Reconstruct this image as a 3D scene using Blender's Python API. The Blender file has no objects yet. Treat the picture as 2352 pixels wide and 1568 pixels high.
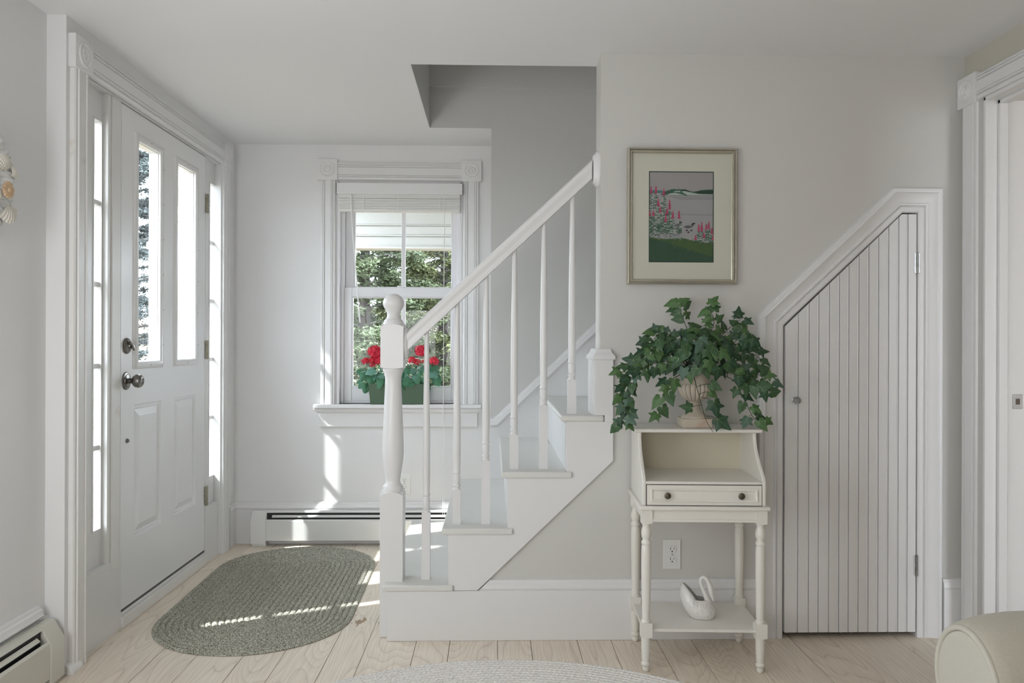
import bpy, bmesh, math, random
from mathutils import Vector, Matrix, Quaternion
from math import sin, cos, pi, radians, sqrt
import numpy as np

# ------------------------------------------------------------------ camera, world, sun, lamps, exposure
sc = bpy.context.scene
COL = sc.collection
F_PX, YAW, PITCH, ROLL, CAM_H, CX, CY = 1850.0, 0.0234, 0.0005, 0.0033, 1.1402, 1176.0, 784.0
fwd = Vector((sin(YAW) * cos(PITCH), cos(YAW) * cos(PITCH), sin(PITCH)))
_r = Vector((cos(YAW), -sin(YAW), 0)); _u = _r.cross(fwd)
right = _r * cos(ROLL) + _u * sin(ROLL); up = -_r * sin(ROLL) + _u * cos(ROLL)
cam = bpy.data.objects.new('camera', bpy.data.cameras.new('camera')); COL.objects.link(cam)
cam.data.sensor_width = 36.0; cam.data.lens = 36.0 * F_PX / 2352.0
cam.data.clip_start = 0.02; cam.data.clip_end = 300
m = Matrix.Identity(4)
for i in range(3):
    m[i][0], m[i][1], m[i][2] = right[i], up[i], -fwd[i]
m[2][3] = CAM_H
cam.matrix_world = m
sc.camera = cam

def P(x, y, X=None, Y=None, Z=None):
    """a measured photo point -> metres, on a known plane of the room"""
    d = fwd + right * ((x - CX) / F_PX) - up * ((y - CY) / F_PX)
    if X is not None: t = X / d[0]
    elif Y is not None: t = Y / d[1]
    else: t = (Z - CAM_H) / d[2]
    return Vector((0, 0, CAM_H)) + d * t

w = bpy.data.worlds.new('world'); sc.world = w; w.use_nodes = True
nt = w.node_tree; nt.nodes.clear()
wo = nt.nodes.new('ShaderNodeOutputWorld'); bg = nt.nodes.new('ShaderNodeBackground')
bg.inputs[0].default_value = (0.84, 0.91, 1.0, 1); bg.inputs[1].default_value = 13.5
nt.links.new(bg.outputs[0], wo.inputs[0])

def lamp(kind, name, loc, direction, energy, color=(1, 1, 1), size=None, size_y=None, angle=None):
    l = bpy.data.lights.new(name, kind); l.energy = energy; l.color = color
    if size: l.size = size
    if size_y: l.shape = 'RECTANGLE'; l.size_y = size_y
    if angle is not None: l.angle = angle
    o = bpy.data.objects.new(name, l); COL.objects.link(o); o.location = loc
    o.rotation_euler = Vector(direction).to_track_quat('-Z', 'Y').to_euler()
    return o

SUN_DIR = (0.60, 0.275, -0.74)
lamp('SUN', 'sun', (-6, -2, 8), SUN_DIR, 11.0, (1.0, 0.985, 0.97), angle=radians(1.0))
lamp('AREA', 'left_fill_light', (-1.44, 1.40, 1.0), (1, 0.45, 0.02), 19, (0.94, 0.97, 1.0), 1.1, 1.0)  # added fill from the left; the wall there has no window
lamp('AREA', 'rear_fill_light', (-0.85, -0.85, 1.2), (-0.12, 0.85, 0.9), 31, (0.98, 0.985, 1.0), 1.1, 1.0)  # added fill behind the camera, lifts the ceiling and back wall
lamp('AREA', 'stairwell_fill_light', (1.0, 3.75, 4.1), (0, 0, -1), 2.5, (1.0, 0.98, 0.95), 1.4, 0.8)  # added unseen fill above the opening, brightens the stairwell wall
sc.view_settings.view_transform = 'Standard'; sc.view_settings.look = 'None'
sc.view_settings.gamma = 1.0; sc.view_settings.use_curve_mapping = False
sc.view_settings.exposure = 0.04
sc.cycles.use_denoising = True
sc.cycles.max_bounces = 10; sc.cycles.diffuse_bounces = 6; sc.cycles.transparent_max_bounces = 16
sc.cycles.sample_clamp_indirect = 6.0; sc.cycles.caustics_reflective = False; sc.cycles.caustics_refractive = False

# ------------------------------------------------------------------ materials
MAT = {}
def mat(name, color, rough=0.5, metal=0.0, spec=0.5, noise=None, bump=None, coat=0.0, sheen=0.0, wear=None):
    """noise=(scale, amount) varies the colour, bump=(scale, strength[, distance]) adds fine relief, wear=(color, scale, threshold)"""
    m = bpy.data.materials.new(name); m.use_nodes = True; t = m.node_tree; N = t.nodes; L = t.links
    b = N['Principled BSDF']
    b.inputs['Base Color'].default_value = (*color, 1); b.inputs['Roughness'].default_value = rough
    b.inputs['Metallic'].default_value = metal; b.inputs['Specular IOR Level'].default_value = spec
    b.inputs['Coat Weight'].default_value = coat; b.inputs['Sheen Weight'].default_value = sheen
    tc = N.new('ShaderNodeTexCoord')
    cur = None
    if noise:
        n = N.new('ShaderNodeTexNoise'); n.inputs['Scale'].default_value = noise[0]; n.inputs['Detail'].default_value = 4
        L.new(tc.outputs['Object'], n.inputs['Vector'])
        mx = N.new('ShaderNodeMix'); mx.data_type = 'RGBA'
        a = noise[1]
        mx.inputs[6].default_value = (*[max(0, c * (1 - a)) for c in color], 1)
        mx.inputs[7].default_value = (*[min(1, c * (1 + a)) for c in color], 1)
        L.new(n.outputs['Fac'], mx.inputs[0]); cur = mx.outputs[2]
    if wear:
        n = N.new('ShaderNodeTexNoise'); n.inputs['Scale'].default_value = wear[1]; n.inputs['Detail'].default_value = 6
        L.new(tc.outputs['Object'], n.inputs['Vector'])
        r = N.new('ShaderNodeValToRGB'); r.color_ramp.elements[0].position = wear[2]; r.color_ramp.elements[1].position = min(1, wear[2] + 0.12)
        L.new(n.outputs['Fac'], r.inputs[0])
        mx = N.new('ShaderNodeMix'); mx.data_type = 'RGBA'; L.new(r.outputs[0], mx.inputs[0])
        if cur: L.new(cur, mx.inputs[6])
        else: mx.inputs[6].default_value = (*color, 1)
        mx.inputs[7].default_value = (*wear[0], 1); cur = mx.outputs[2]
    if cur: L.new(cur, b.inputs['Base Color'])
    if bump:
        n = N.new('ShaderNodeTexNoise'); n.inputs['Scale'].default_value = bump[0]; n.inputs['Detail'].default_value = 3
        L.new(tc.outputs['Object'], n.inputs['Vector'])
        bp = N.new('ShaderNodeBump'); bp.inputs['Strength'].default_value = bump[1]
        bp.inputs['Distance'].default_value = bump[2] if len(bump) > 2 else 0.002
        L.new(n.outputs['Fac'], bp.inputs['Height']); L.new(bp.outputs[0], b.inputs['Normal'])
    MAT[name] = m
    return m

mat('wall_paint_shaded', (0.63, 0.625, 0.605), 0.6, spec=0.25, noise=(1.3, 0.015), bump=(60, 0.05))  # wall white darkened so its colour carries the stairwell's shade
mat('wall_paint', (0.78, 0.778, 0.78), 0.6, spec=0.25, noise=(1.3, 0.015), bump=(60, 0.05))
mat('wall_paint_right_dim', (0.55, 0.53, 0.46), 0.6, spec=0.25, noise=(1.3, 0.02), bump=(60, 0.05))  # dim, warm light of the right side is put into this colour
mat('wall_paint_dim', (0.625, 0.617, 0.59), 0.6, spec=0.25, noise=(1.3, 0.02), bump=(60, 0.05))  # wall white lowered and warmed to carry the weaker light here
mat('ceiling_paint', (0.80, 0.80, 0.805), 0.75, spec=0.15, noise=(1.0, 0.012), bump=(40, 0.04))
mat('door_paint', (0.845, 0.85, 0.865), 0.3, spec=0.5, noise=(3, 0.01), bump=(25, 0.03))
mat('trim_paint', (0.765, 0.765, 0.765), 0.32, spec=0.5, noise=(3, 0.012), bump=(25, 0.03))
mat('trim_worn', (0.78, 0.775, 0.76), 0.38, spec=0.45, noise=(3, 0.02), bump=(25, 0.04), wear=((0.62, 0.54, 0.44), 7, 0.66))
mat('tread_paint', (0.70, 0.70, 0.67), 0.4, spec=0.4, noise=(5, 0.03), bump=(30, 0.04))
mat('console_paint', (0.775, 0.755, 0.70), 0.36, spec=0.5, noise=(4, 0.015), bump=(30, 0.03))
mat('console_back', (0.64, 0.60, 0.48), 0.5, spec=0.4, noise=(4, 0.02), bump=(30, 0.03))
mat('pewter', (0.20, 0.19, 0.175), 0.32, 1.0, noise=(30, 0.35))
mat('brass_hinge', (0.36, 0.34, 0.27), 0.36, 1.0, noise=(40, 0.3))
mat('steel', (0.42, 0.42, 0.42), 0.3, 1.0, noise=(40, 0.3))
mat('knob_bronze', (0.14, 0.12, 0.09), 0.4, 1.0, noise=(60, 0.4), bump=(150, 0.3))
mat('dark_gap', (0.02, 0.02, 0.022), 0.6)
mat('rubber_and_gap', (0.10, 0.095, 0.10), 0.6)
mat('heater_enamel', (0.74, 0.745, 0.73), 0.35, spec=0.5, noise=(6, 0.02), wear=((0.35, 0.28, 0.2), 45, 0.76))
mat('heater_enamel_old', (0.62, 0.61, 0.54), 0.38, spec=0.5, noise=(6, 0.03), wear=((0.30, 0.22, 0.14), 28, 0.71))
mat('outlet_plastic', (0.80, 0.80, 0.78), 0.3)
mat('vinyl_window', (0.74, 0.74, 0.76), 0.35)
mat('blind_slat', (0.80, 0.795, 0.77), 0.4)
mat('cord', (0.85, 0.85, 0.83), 0.7)
mat('planter_green', (0.060, 0.110, 0.062), 0.42, noise=(8, 0.08))
mat('soil', (0.03, 0.022, 0.015), 0.9)
mat('petal_red', (0.62, 0.012, 0.045), 0.55, noise=(60, 0.35))
mat('geranium_leaf', (0.045, 0.17, 0.085), 0.5, noise=(25, 0.35), bump=(60, 0.2))
mat('geranium_leaf_pale', (0.11, 0.27, 0.20), 0.5, noise=(25, 0.3), bump=(60, 0.2))
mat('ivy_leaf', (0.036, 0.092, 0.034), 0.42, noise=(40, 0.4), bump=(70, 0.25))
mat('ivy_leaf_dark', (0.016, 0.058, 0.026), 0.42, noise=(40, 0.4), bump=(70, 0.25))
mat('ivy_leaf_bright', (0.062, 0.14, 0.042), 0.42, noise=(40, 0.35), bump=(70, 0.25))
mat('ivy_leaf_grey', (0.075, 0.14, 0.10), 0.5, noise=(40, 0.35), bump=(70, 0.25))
mat('ivy_vein', (0.16, 0.27, 0.11), 0.5)
mat('ivy_stem', (0.030, 0.048, 0.018), 0.6)
mat('urn_stone', (0.56, 0.50, 0.41), 0.8, spec=0.2, noise=(14, 0.16), bump=(120, 0.35), wear=((0.50, 0.38, 0.30), 9, 0.56))
mat('urn_groove', (0.16, 0.13, 0.10), 0.9)
mat('ceramic_white', (0.80, 0.79, 0.76), 0.13, spec=0.6, coat=0.6, noise=(10, 0.02))
mat('paper', (0.82, 0.82, 0.82), 0.6)
mat('frame_silver', (0.56, 0.53, 0.44), 0.30, 0.75, noise=(20, 0.12))
mat('mat_board', (0.66, 0.64, 0.56), 0.85, spec=0.1)
mat('mat_green', (0.035, 0.055, 0.055), 0.8)
mat('frame_back', (0.25, 0.22, 0.18), 0.8)
mat('sofa_fabric', (0.52, 0.49, 0.405), 0.85, spec=0.15, sheen=0.25, noise=(180, 0.10), bump=(600, 0.35, 0.001))
mat('sofa_panel', (0.60, 0.58, 0.50), 0.85, spec=0.15, sheen=0.2, noise=(180, 0.06), bump=(600, 0.3, 0.001))
mat('shell_white', (0.72, 0.69, 0.62), 0.6, noise=(20, 0.12), bump=(40, 0.3))
mat('shell_tan', (0.60, 0.42, 0.26), 0.6, noise=(30, 0.3), bump=(40, 0.3))
mat('wreath_lace', (0.70, 0.70, 0.68), 0.8, noise=(60, 0.25), bump=(90, 0.6))
mat('bark', (0.04, 0.033, 0.028), 0.9, noise=(9, 0.35), bump=(20, 0.5, 0.02))
mat('twig', (0.14, 0.13, 0.12), 0.9, noise=(9, 0.3))
mat('needles', (0.063, 0.084, 0.038), 0.7, noise=(3, 0.45))
mat('needles_yellow', (0.096, 0.11, 0.044), 0.7, noise=(3, 0.4))
mat('needles_blue', (0.09, 0.11, 0.11), 0.7, noise=(3, 0.4))
mat('leaf_litter', (0.11, 0.085, 0.055), 0.95, noise=(5, 0.45), wear=((0.06, 0.075, 0.03), 2.2, 0.6), bump=(20, 0.6, 0.03))
mat('driveway', (0.35, 0.35, 0.36), 0.8, noise=(3, 0.05))
mat('porch_paint', (0.48, 0.485, 0.47), 0.5, noise=(2, 0.02))
mat('far_room_wall', (0.30, 0.215, 0.13), 0.7, noise=(3, 0.1))
mat('far_room_dark', (0.12, 0.10, 0.08), 0.8)

def glass(name, tint=(1, 1, 1), refl=0.06, rough=0.0):
    m = bpy.data.materials.new(name); m.use_nodes = True; t = m.node_tree; N = t.nodes; L = t.links
    N.remove(N['Principled BSDF']); out = N['Material Output']
    a = N.new('ShaderNodeBsdfTransparent'); a.inputs[0].default_value = (*tint, 1)
    g = N.new('ShaderNodeBsdfGlossy'); g.inputs['Roughness'].default_value = rough
    lw = N.new('ShaderNodeLayerWeight'); lw.inputs['Blend'].default_value = 0.5
    pw_ = N.new('ShaderNodeMath'); pw_.operation = 'POWER'; pw_.inputs[1].default_value = 5.0; L.new(lw.outputs['Facing'], pw_.inputs[0])
    f = N.new('ShaderNodeMath'); f.operation = 'MULTIPLY_ADD'; f.inputs[1].default_value = 0.45; f.inputs[2].default_value = 0.011; L.new(pw_.outputs[0], f.inputs[0])
    mx = N.new('ShaderNodeMixShader'); L.new(f.outputs[0], mx.inputs[0]); L.new(a.outputs[0], mx.inputs[1]); L.new(g.outputs[0], mx.inputs[2])
    L.new(mx.outputs[0], out.inputs[0]); MAT[name] = m
glass('window_glass', (0.95, 0.97, 0.97)); glass('picture_glass', (0.97, 0.98, 0.97))
def crystal():
    m = mat('crystal', (0.9, 0.92, 0.92), 0.03); b = m.node_tree.nodes['Principled BSDF']
    b.inputs['Transmission Weight'].default_value = 0.85; b.inputs['IOR'].default_value = 1.5
crystal()

def plank_material():
    m = bpy.data.materials.new('pickled_wood'); m.use_nodes = True; t = m.node_tree; N = t.nodes; L = t.links
    b = N['Principled BSDF']; b.inputs['Roughness'].default_value = 0.36; b.inputs['Specular IOR Level'].default_value = 0.4
    geo = N.new('ShaderNodeNewGeometry'); oi = N.new('ShaderNodeObjectInfo')
    # plank-specific offset
    comb = N.new('ShaderNodeCombineXYZ'); mul = N.new('ShaderNodeMath'); mul.operation = 'MULTIPLY'; mul.inputs[1].default_value = 37.0
    L.new(oi.outputs['Random'], mul.inputs[0]); L.new(mul.outputs[0], comb.inputs[0]); L.new(mul.outputs[0], comb.inputs[2])
    mp = N.new('ShaderNodeMapping'); mp.inputs['Scale'].default_value = (1, 0.16, 1)
    L.new(geo.outputs['Position'], mp.inputs['Vector'])
    add = N.new('ShaderNodeVectorMath'); add.operation = 'ADD'; L.new(mp.outputs[0], add.inputs[0]); L.new(comb.outputs[0], add.inputs[1])
    # cathedral grain: contour bands of a smooth stretched noise
    n1 = N.new('ShaderNodeTexNoise'); n1.inputs['Scale'].default_value = 5.5; n1.inputs['Detail'].default_value = 1.2; n1.inputs['Roughness'].default_value = 0.4
    L.new(add.outputs[0], n1.inputs['Vector'])
    k = N.new('ShaderNodeMath'); k.operation = 'MULTIPLY'; k.inputs[1].default_value = 26; L.new(n1.outputs['Fac'], k.inputs[0])
    fr = N.new('ShaderNodeMath'); fr.operation = 'FRACT'; L.new(k.outputs[0], fr.inputs[0])
    r1 = N.new('ShaderNodeValToRGB'); cr = r1.color_ramp
    cr.elements[0].position = 0.0; cr.elements[0].color = (1, 1, 1, 1)
    cr.elements[1].position = 1.0; cr.elements[1].color = (0.3, 0.3, 0.3, 1)
    e = cr.elements.new(0.10); e.color = (0.25, 0.25, 0.25, 1); e = cr.elements.new(0.28); e.color = (0, 0, 0, 1); e = cr.elements.new(0.9); e.color = (0.25, 0.25, 0.25, 1)
    L.new(fr.outputs[0], r1.inputs[0])
    # fine fibre
    mp2 = N.new('ShaderNodeMapping'); mp2.inputs['Scale'].default_value = (1, 0.03, 1); L.new(geo.outputs['Position'], mp2.inputs['Vector'])
    n2 = N.new('ShaderNodeTexNoise'); n2.inputs['Scale'].default_value = 160; n2.inputs['Detail'].default_value = 3; L.new(mp2.outputs[0], n2.inputs['Vector'])
    n3 = N.new('ShaderNodeTexNoise'); n3.inputs['Scale'].default_value = 2.5; n3.inputs['Detail'].default_value = 3; L.new(add.outputs[0], n3.inputs['Vector'])
    base = N.new('ShaderNodeMix'); base.data_type = 'RGBA'
    base.inputs[6].default_value = (0.78, 0.683, 0.56, 1); base.inputs[7].default_value = (0.86, 0.79, 0.685, 1); L.new(n3.outputs['Fac'], base.inputs[0])
    dk = N.new('ShaderNodeMix'); dk.data_type = 'RGBA'; dk.inputs[7].default_value = (0.42, 0.32, 0.23, 1)
    L.new(base.outputs[2], dk.inputs[6])
    s = N.new('ShaderNodeMath'); s.operation = 'MULTIPLY'; s.inputs[1].default_value = 0.52; L.new(r1.outputs[0], s.inputs[0]); L.new(s.outputs[0], dk.inputs[0])
    fb = N.new('ShaderNodeMix'); fb.data_type = 'RGBA'; fb.blend_type = 'MULTIPLY'
    rr = N.new('ShaderNodeValToRGB'); rr.color_ramp.elements[0].position = 0.3; rr.color_ramp.elements[0].color = (0.86, 0.85, 0.84, 1); rr.color_ramp.elements[1].position = 0.6
    L.new(n2.outputs['Fac'], rr.inputs[0]); fb.inputs[0].default_value = 1.0; L.new(dk.outputs[2], fb.inputs[6]); L.new(rr.outputs[0], fb.inputs[7])
    # bare scuffs where feet turn at the newel and at the heater
    def spot(c, r):
        d = N.new('ShaderNodeVectorMath'); d.operation = 'DISTANCE'; d.inputs[1].default_value = (*c, 0); L.new(geo.outputs['Position'], d.inputs[0])
        g = N.new('ShaderNodeMapRange'); g.inputs[1].default_value = 0; g.inputs[2].default_value = r; g.inputs[3].default_value = 0.22; g.inputs[4].default_value = -0.2
        L.new(d.outputs['Value'], g.inputs[0]); return g.outputs[0]
    mxn = N.new('ShaderNodeMath'); mxn.operation = 'MAXIMUM'; L.new(spot((-0.52, 3.30), 0.30), mxn.inputs[0]); L.new(spot((-1.0, 4.50), 0.18), mxn.inputs[1])
    mp3 = N.new('ShaderNodeMapping'); mp3.inputs['Scale'].default_value = (1, 0.22, 1); L.new(geo.outputs['Position'], mp3.inputs['Vector'])
    n4 = N.new('ShaderNodeTexNoise'); n4.inputs['Scale'].default_value = 60; n4.inputs['Detail'].default_value = 4; L.new(mp3.outputs[0], n4.inputs['Vector'])
    sm = N.new('ShaderNodeMath'); sm.operation = 'ADD'; L.new(n4.outputs['Fac'], sm.inputs[0]); L.new(mxn.outputs[0], sm.inputs[1])
    st = N.new('ShaderNodeValToRGB'); st.color_ramp.elements[0].position = 0.72; st.color_ramp.elements[1].position = 0.76; L.new(sm.outputs[0], st.inputs[0])
    fin = N.new('ShaderNodeMix'); fin.data_type = 'RGBA'; fin.inputs[7].default_value = (0.34, 0.23, 0.135, 1)
    L.new(st.outputs[0], fin.inputs[0]); L.new(fb.outputs[2], fin.inputs[6]); L.new(fin.outputs[2], b.inputs['Base Color'])
    bp = N.new('ShaderNodeBump'); bp.inputs['Strength'].default_value = 0.12; bp.inputs['Distance'].default_value = 0.001
    L.new(n2.outputs['Fac'], bp.inputs['Height']); L.new(bp.outputs[0], b.inputs['Normal'])
    MAT['pickled_wood'] = m
plank_material()

def yarn_material(name, colors, scale):
    m = bpy.data.materials.new(name); m.use_nodes = True; t = m.node_tree; N = t.nodes; L = t.links
    b = N['Principled BSDF']; b.inputs['Roughness'].default_value = 0.9; b.inputs['Specular IOR Level'].default_value = 0.12
    tc = N.new('ShaderNodeTexCoord')
    n = N.new('ShaderNodeTexNoise'); n.inputs['Scale'].default_value = scale; n.inputs['Detail'].default_value = 2.5
    L.new(tc.outputs['Object'], n.inputs['Vector'])
    r = N.new('ShaderNodeValToRGB'); cr = r.color_ramp
    cr.elements[0].position = 0.34; cr.elements[0].color = (*colors[0], 1); cr.elements[1].position = 0.66; cr.elements[1].color = (*colors[-1], 1)
    for i, c in enumerate(colors[1:-1]):
        e = cr.elements.new(0.34 + 0.32 * (i + 1) / (len(colors) - 1)); e.color = (*c, 1)
    L.new(n.outputs['Fac'], r.inputs[0]); L.new(r.outputs[0], b.inputs['Base Color'])
    bp = N.new('ShaderNodeBump'); bp.inputs['Strength'].default_value = 0.5; bp.inputs['Distance'].default_value = 0.002
    L.new(n.outputs['Fac'], bp.inputs['Height']); L.new(bp.outputs[0], b.inputs['Normal'])
    MAT[name] = m
yarn_material('yarn_sage', [(0.095, 0.093, 0.068), (0.29, 0.285, 0.235), (0.40, 0.395, 0.335), (0.64, 0.63, 0.55)], 230)
yarn_material('yarn_cream', [(0.66, 0.635, 0.60), (0.78, 0.755, 0.72), (0.84, 0.82, 0.78)], 120)

# ------------------------------------------------------------------ mesh builder
class MB:
    def __init__(s): s.v = []; s.f = []; s.mi = []; s.mats = []
    def m(s, name):
        if name not in s.mats: s.mats.append(name)
        return s.mats.index(name)
    def add(s, vs, fs, mat_=None):
        o = len(s.v); s.v.extend([tuple(p) for p in vs]); s.f.extend([tuple(i + o for i in f) for f in fs])
        k = s.m(mat_) if mat_ else 0
        s.mi.extend([k] * len(fs)); return s
    def box(s, a, b, mat_=None, M=None):
        x0, y0, z0 = a; x1, y1, z1 = b
        if x0 > x1: x0, x1 = x1, x0
        if y0 > y1: y0, y1 = y1, y0
        if z0 > z1: z0, z1 = z1, z0
        vs = [(x0, y0, z0), (x1, y0, z0), (x1, y1, z0), (x0, y1, z0), (x0, y0, z1), (x1, y0, z1), (x1, y1, z1), (x0, y1, z1)]
        if M: vs = [M @ Vector(p) for p in vs]
        return s.add(vs, [(0, 3, 2, 1), (4, 5, 6, 7), (0, 1, 5, 4), (1, 2, 6, 5), (2, 3, 7, 6), (3, 0, 4, 7)], mat_)
    def prism(s, poly, fn, h0, h1, mat_=None):
        """poly: 2D points; fn(a, b, h) -> xyz"""
        n = len(poly)
        vs = [fn(a, b, h0) for a, b in poly] + [fn(a, b, h1) for a, b in poly]
        fs = [tuple(range(n)), tuple(range(2 * n - 1, n - 1, -1))] + [(i, i + n, (i + 1) % n + n, (i + 1) % n) for i in range(n)]
        return s.add(vs, fs, mat_)
    def lathe(s, prof, center=(0, 0, 0), axis='z', seg=28, mat_=None, M=None, flute=None):
        """prof: (radius, height) pairs"""
        vs = []; fs = []
        for r, h in prof:
            for i in range(seg):
                t = 2 * pi * i / seg
                rr = r * (flute(h, t) if flute else 1)
                p = (rr * cos(t), rr * sin(t), h)
                if axis == 'x': p = (h, rr * cos(t), rr * sin(t))
                if axis == 'y': p = (rr * cos(t), h, rr * sin(t))
                p = Vector(p)
                if M: p = M @ p
                vs.append(p + Vector(center))
        n = len(prof)
        for k in range(n - 1):
            for i in range(seg):
                j = (i + 1) % seg
                fs.append((k * seg + i, k * seg + j, (k + 1) * seg + j, (k + 1) * seg + i))
        if prof[0][0] > 1e-5: fs.append(tuple(range(seg - 1, -1, -1)))
        if prof[-1][0] > 1e-5: fs.append(tuple((n - 1) * seg + i for i in range(seg)))
        return s.add(vs, fs, mat_)
    def tube(s, pts, r, seg=8, mat_=None, squash=None, cap=True):
        pts = [Vector(p) for p in pts]; n = len(pts); vs = []; fs = []
        rs = r if isinstance(r, (list, tuple)) else [r] * n
        prev = None
        for k, p in enumerate(pts):
            d = (pts[min(k + 1, n - 1)] - pts[max(k - 1, 0)]).normalized()
            if prev is None:
                a = Vector((0, 0, 1)) if abs(d.z) < 0.9 else Vector((1, 0, 0)); u_ = d.cross(a).normalized()
            else: u_ = (prev - d * prev.dot(d)).normalized()
            prev = u_; v_ = d.cross(u_)
            for i in range(seg):
                t = 2 * pi * i / seg
                vs.append(p + u_ * rs[k] * cos(t) + v_ * rs[k] * sin(t) * (squash or 1))
        for k in range(n - 1):
            for i in range(seg):
                j = (i + 1) % seg
                fs.append((k * seg + i, k * seg + j, (k + 1) * seg + j, (k + 1) * seg + i))
        if cap: fs.append(tuple(range(seg - 1, -1, -1))); fs.append(tuple((n - 1) * seg + i for i in range(seg)))
        return s.add(vs, fs, mat_)
    def ball(s, c, r, seg=12, rings=8, mat_=None, M=None):
        prof = [(max(1e-6, sin(pi * k / rings)), -cos(pi * k / rings)) for k in range(rings + 1)]
        R = Matrix.Diagonal((*(r if isinstance(r, (tuple, list)) else (r, r, r)), 1)).to_3x3()
        if M: R = M @ R
        return s.lathe(prof, c, 'z', seg, mat_, R)
    def sweep(s, path, prof, fn, mat_=None, closed=False, caps=True):
        """mitred moulding: path in 2D, prof = (offset to the left of travel, height) pairs, fn(a, b, h) -> xyz"""
        n = len(path); vs = []; fs = []; k = len(prof)
        for i in range(n):
            p = Vector(path[i])
            if closed or 0 < i < n - 1:
                d0 = (p - Vector(path[i - 1])).normalized(); d1 = (Vector(path[(i + 1) % n]) - p).normalized()
            elif i == 0: d0 = d1 = (Vector(path[1]) - p).normalized()
            else: d0 = d1 = (p - Vector(path[i - 1])).normalized()
            n0 = Vector((-d0.y, d0.x)); n1 = Vector((-d1.y, d1.x)); mi = (n0 + n1) / (1 + n0.dot(n1))
            for o, h in prof:
                q = p + mi * o; vs.append(fn(q.x, q.y, h))
        for i in range(n if closed else n - 1):
            j = (i + 1) % n
            for a in range(k):
                b = (a + 1) % k
                fs.append((i * k + a, j * k + a, j * k + b, i * k + b))
        if not closed and caps:
            fs.append(tuple(range(k))); fs.append(tuple((n - 1) * k + a for a in range(k - 1, -1, -1)))
        return s.add(vs, fs, mat_)
    def build(s, name, material=None, parent=None, bevel=0, seg=2, smooth=35, origin=None):
        me = bpy.data.meshes.new(name)
        o_ = Vector(origin) if origin is not None else Vector((0, 0, 0))
        me.from_pydata([tuple(Vector(p) - o_) for p in s.v], [], s.f)
        if s.mats:
            for k in s.mats: me.materials.append(MAT[k])
            me.polygons.foreach_set('material_index', s.mi)
        else: me.materials.append(MAT[material])
        bm = bmesh.new(); bm.from_mesh(me); bmesh.ops.recalc_face_normals(bm, faces=bm.faces); bm.to_mesh(me); bm.free()
        me.polygons.foreach_set('use_smooth', [True] * len(me.polygons)); me.set_sharp_from_angle(angle=radians(smooth))
        me.update()
        o = bpy.data.objects.new(name, me); COL.objects.link(o)
        if parent: o.parent = parent
        o.location = o_
        if bevel:
            b = o.modifiers.new('bevel', 'BEVEL'); b.width = bevel; b.segments = seg; b.limit_method = 'ANGLE'; b.angle_limit = radians(40)
            b.harden_normals = False
        return o

def empty(name, loc=(0, 0, 0), rz=0.0):
    o = bpy.data.objects.new(name, None); COL.objects.link(o); o.location = loc; o.rotation_euler = (0, 0, rz); o.empty_display_size = 0.05
    return o
def tag(o, label=None, cat=None, group=None, kind=None):
    if label: o['label'] = label
    if cat: o['category'] = cat
    if group: o['group'] = group
    if kind: o['kind'] = kind
    return o
def structure(o, label=None): return tag(o, label, None, None, 'structure')
XZ = lambda y0: (lambda a, b, h: (a, y0 - h, b))          # a = x, b = z, height towards the viewer
YZ = lambda x0, sgn=1: (lambda a, b, h: (x0 + sgn * h, a, b))   # a = y, b = z, height away from the wall
XY = lambda z0: (lambda a, b, h: (a, b, z0 + h))

# ------------------------------------------------------------------ the room's planes (metres)
H = 2.252; YW = 3.097; YWB = 3.24; YS = 4.200; YB = 4.581
XL = -1.46; XLN = -1.526; YL = 2.784; XR = 1.834; XC = -0.013; XH = -0.335; XE = 0.413
RUN, RISE = 0.226, 0.2155
RX = lambda k: -0.395 + RUN * (k - 1)      # riser face of step k
TZ = lambda k: RISE * k - 0.002            # top of tread k

# ---- floor: planks as pieces
floor = structure(MB().box((-1.8, -2.3, -0.06), (3.3, 4.75, -0.012)).build('floor', 'dark_gap'), 'pale pickled wide plank floor')
seams = [-1.80, -1.64, -1.455, -1.214, -1.07, -0.901, -0.760, -0.593, -0.471, -0.288, -0.160, 0.020, 0.146, 0.325, 0.454, 0.630, 0.763, 0.95, 1.149, 1.369, 1.557, 1.685, 1.86, 2.04, 2.2, 2.4, 2.6, 2.85, 3.1, 3.3]
random.seed(5)
for i in range(len(seams) - 1):
    g = 0.0011 if i % 3 else 0.0018
    cuts = [-2.3, random.uniform(-1.2, 1.9), 4.75] if i % 2 else [-2.3, 4.75]
    for a, b in zip(cuts[:-1], cuts[1:]):
        MB().box((seams[i] + g / 2, a + 0.001, -0.02), (seams[i + 1] - g / 2, b - 0.001, random.uniform(-0.0006, 0.0))).build('plank', 'pickled_wood', floor, bevel=0.0012, seg=1)

# ---- ceiling with the stair opening
c = MB()
c.box((-1.9, -2.3, H), (3.3, YWB, H + 0.15)).box((-1.9, YWB, H), (XH, 4.75, H + 0.15)).box((XH, YS, H), (XC, 4.75, H + 0.15))
structure(c.build('ceiling', 'ceiling_paint'), 'white plaster ceiling with a stair opening')

# ---- walls
structure(MB().box((XLN - 0.15, -2.3, 0), (XLN, YL, H)).build('wall_left_near', 'wall_paint'), 'plain white wall on the left, nearest the viewer')
DOOR_Y0, DOOR_Y1, DOOR_TOP = 2.885, 4.365, 2.105
wl = MB().box((XL - 0.16, YL, 0), (XL, DOOR_Y0, H)).box((XL - 0.16, DOOR_Y1, 0), (XL, YB + 0.15, H)).box((XL - 0.16, DOOR_Y0, DOOR_TOP), (XL, DOOR_Y1, H))
structure(wl.build('wall_left', 'wall_paint'), 'white wall around the front door')

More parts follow.
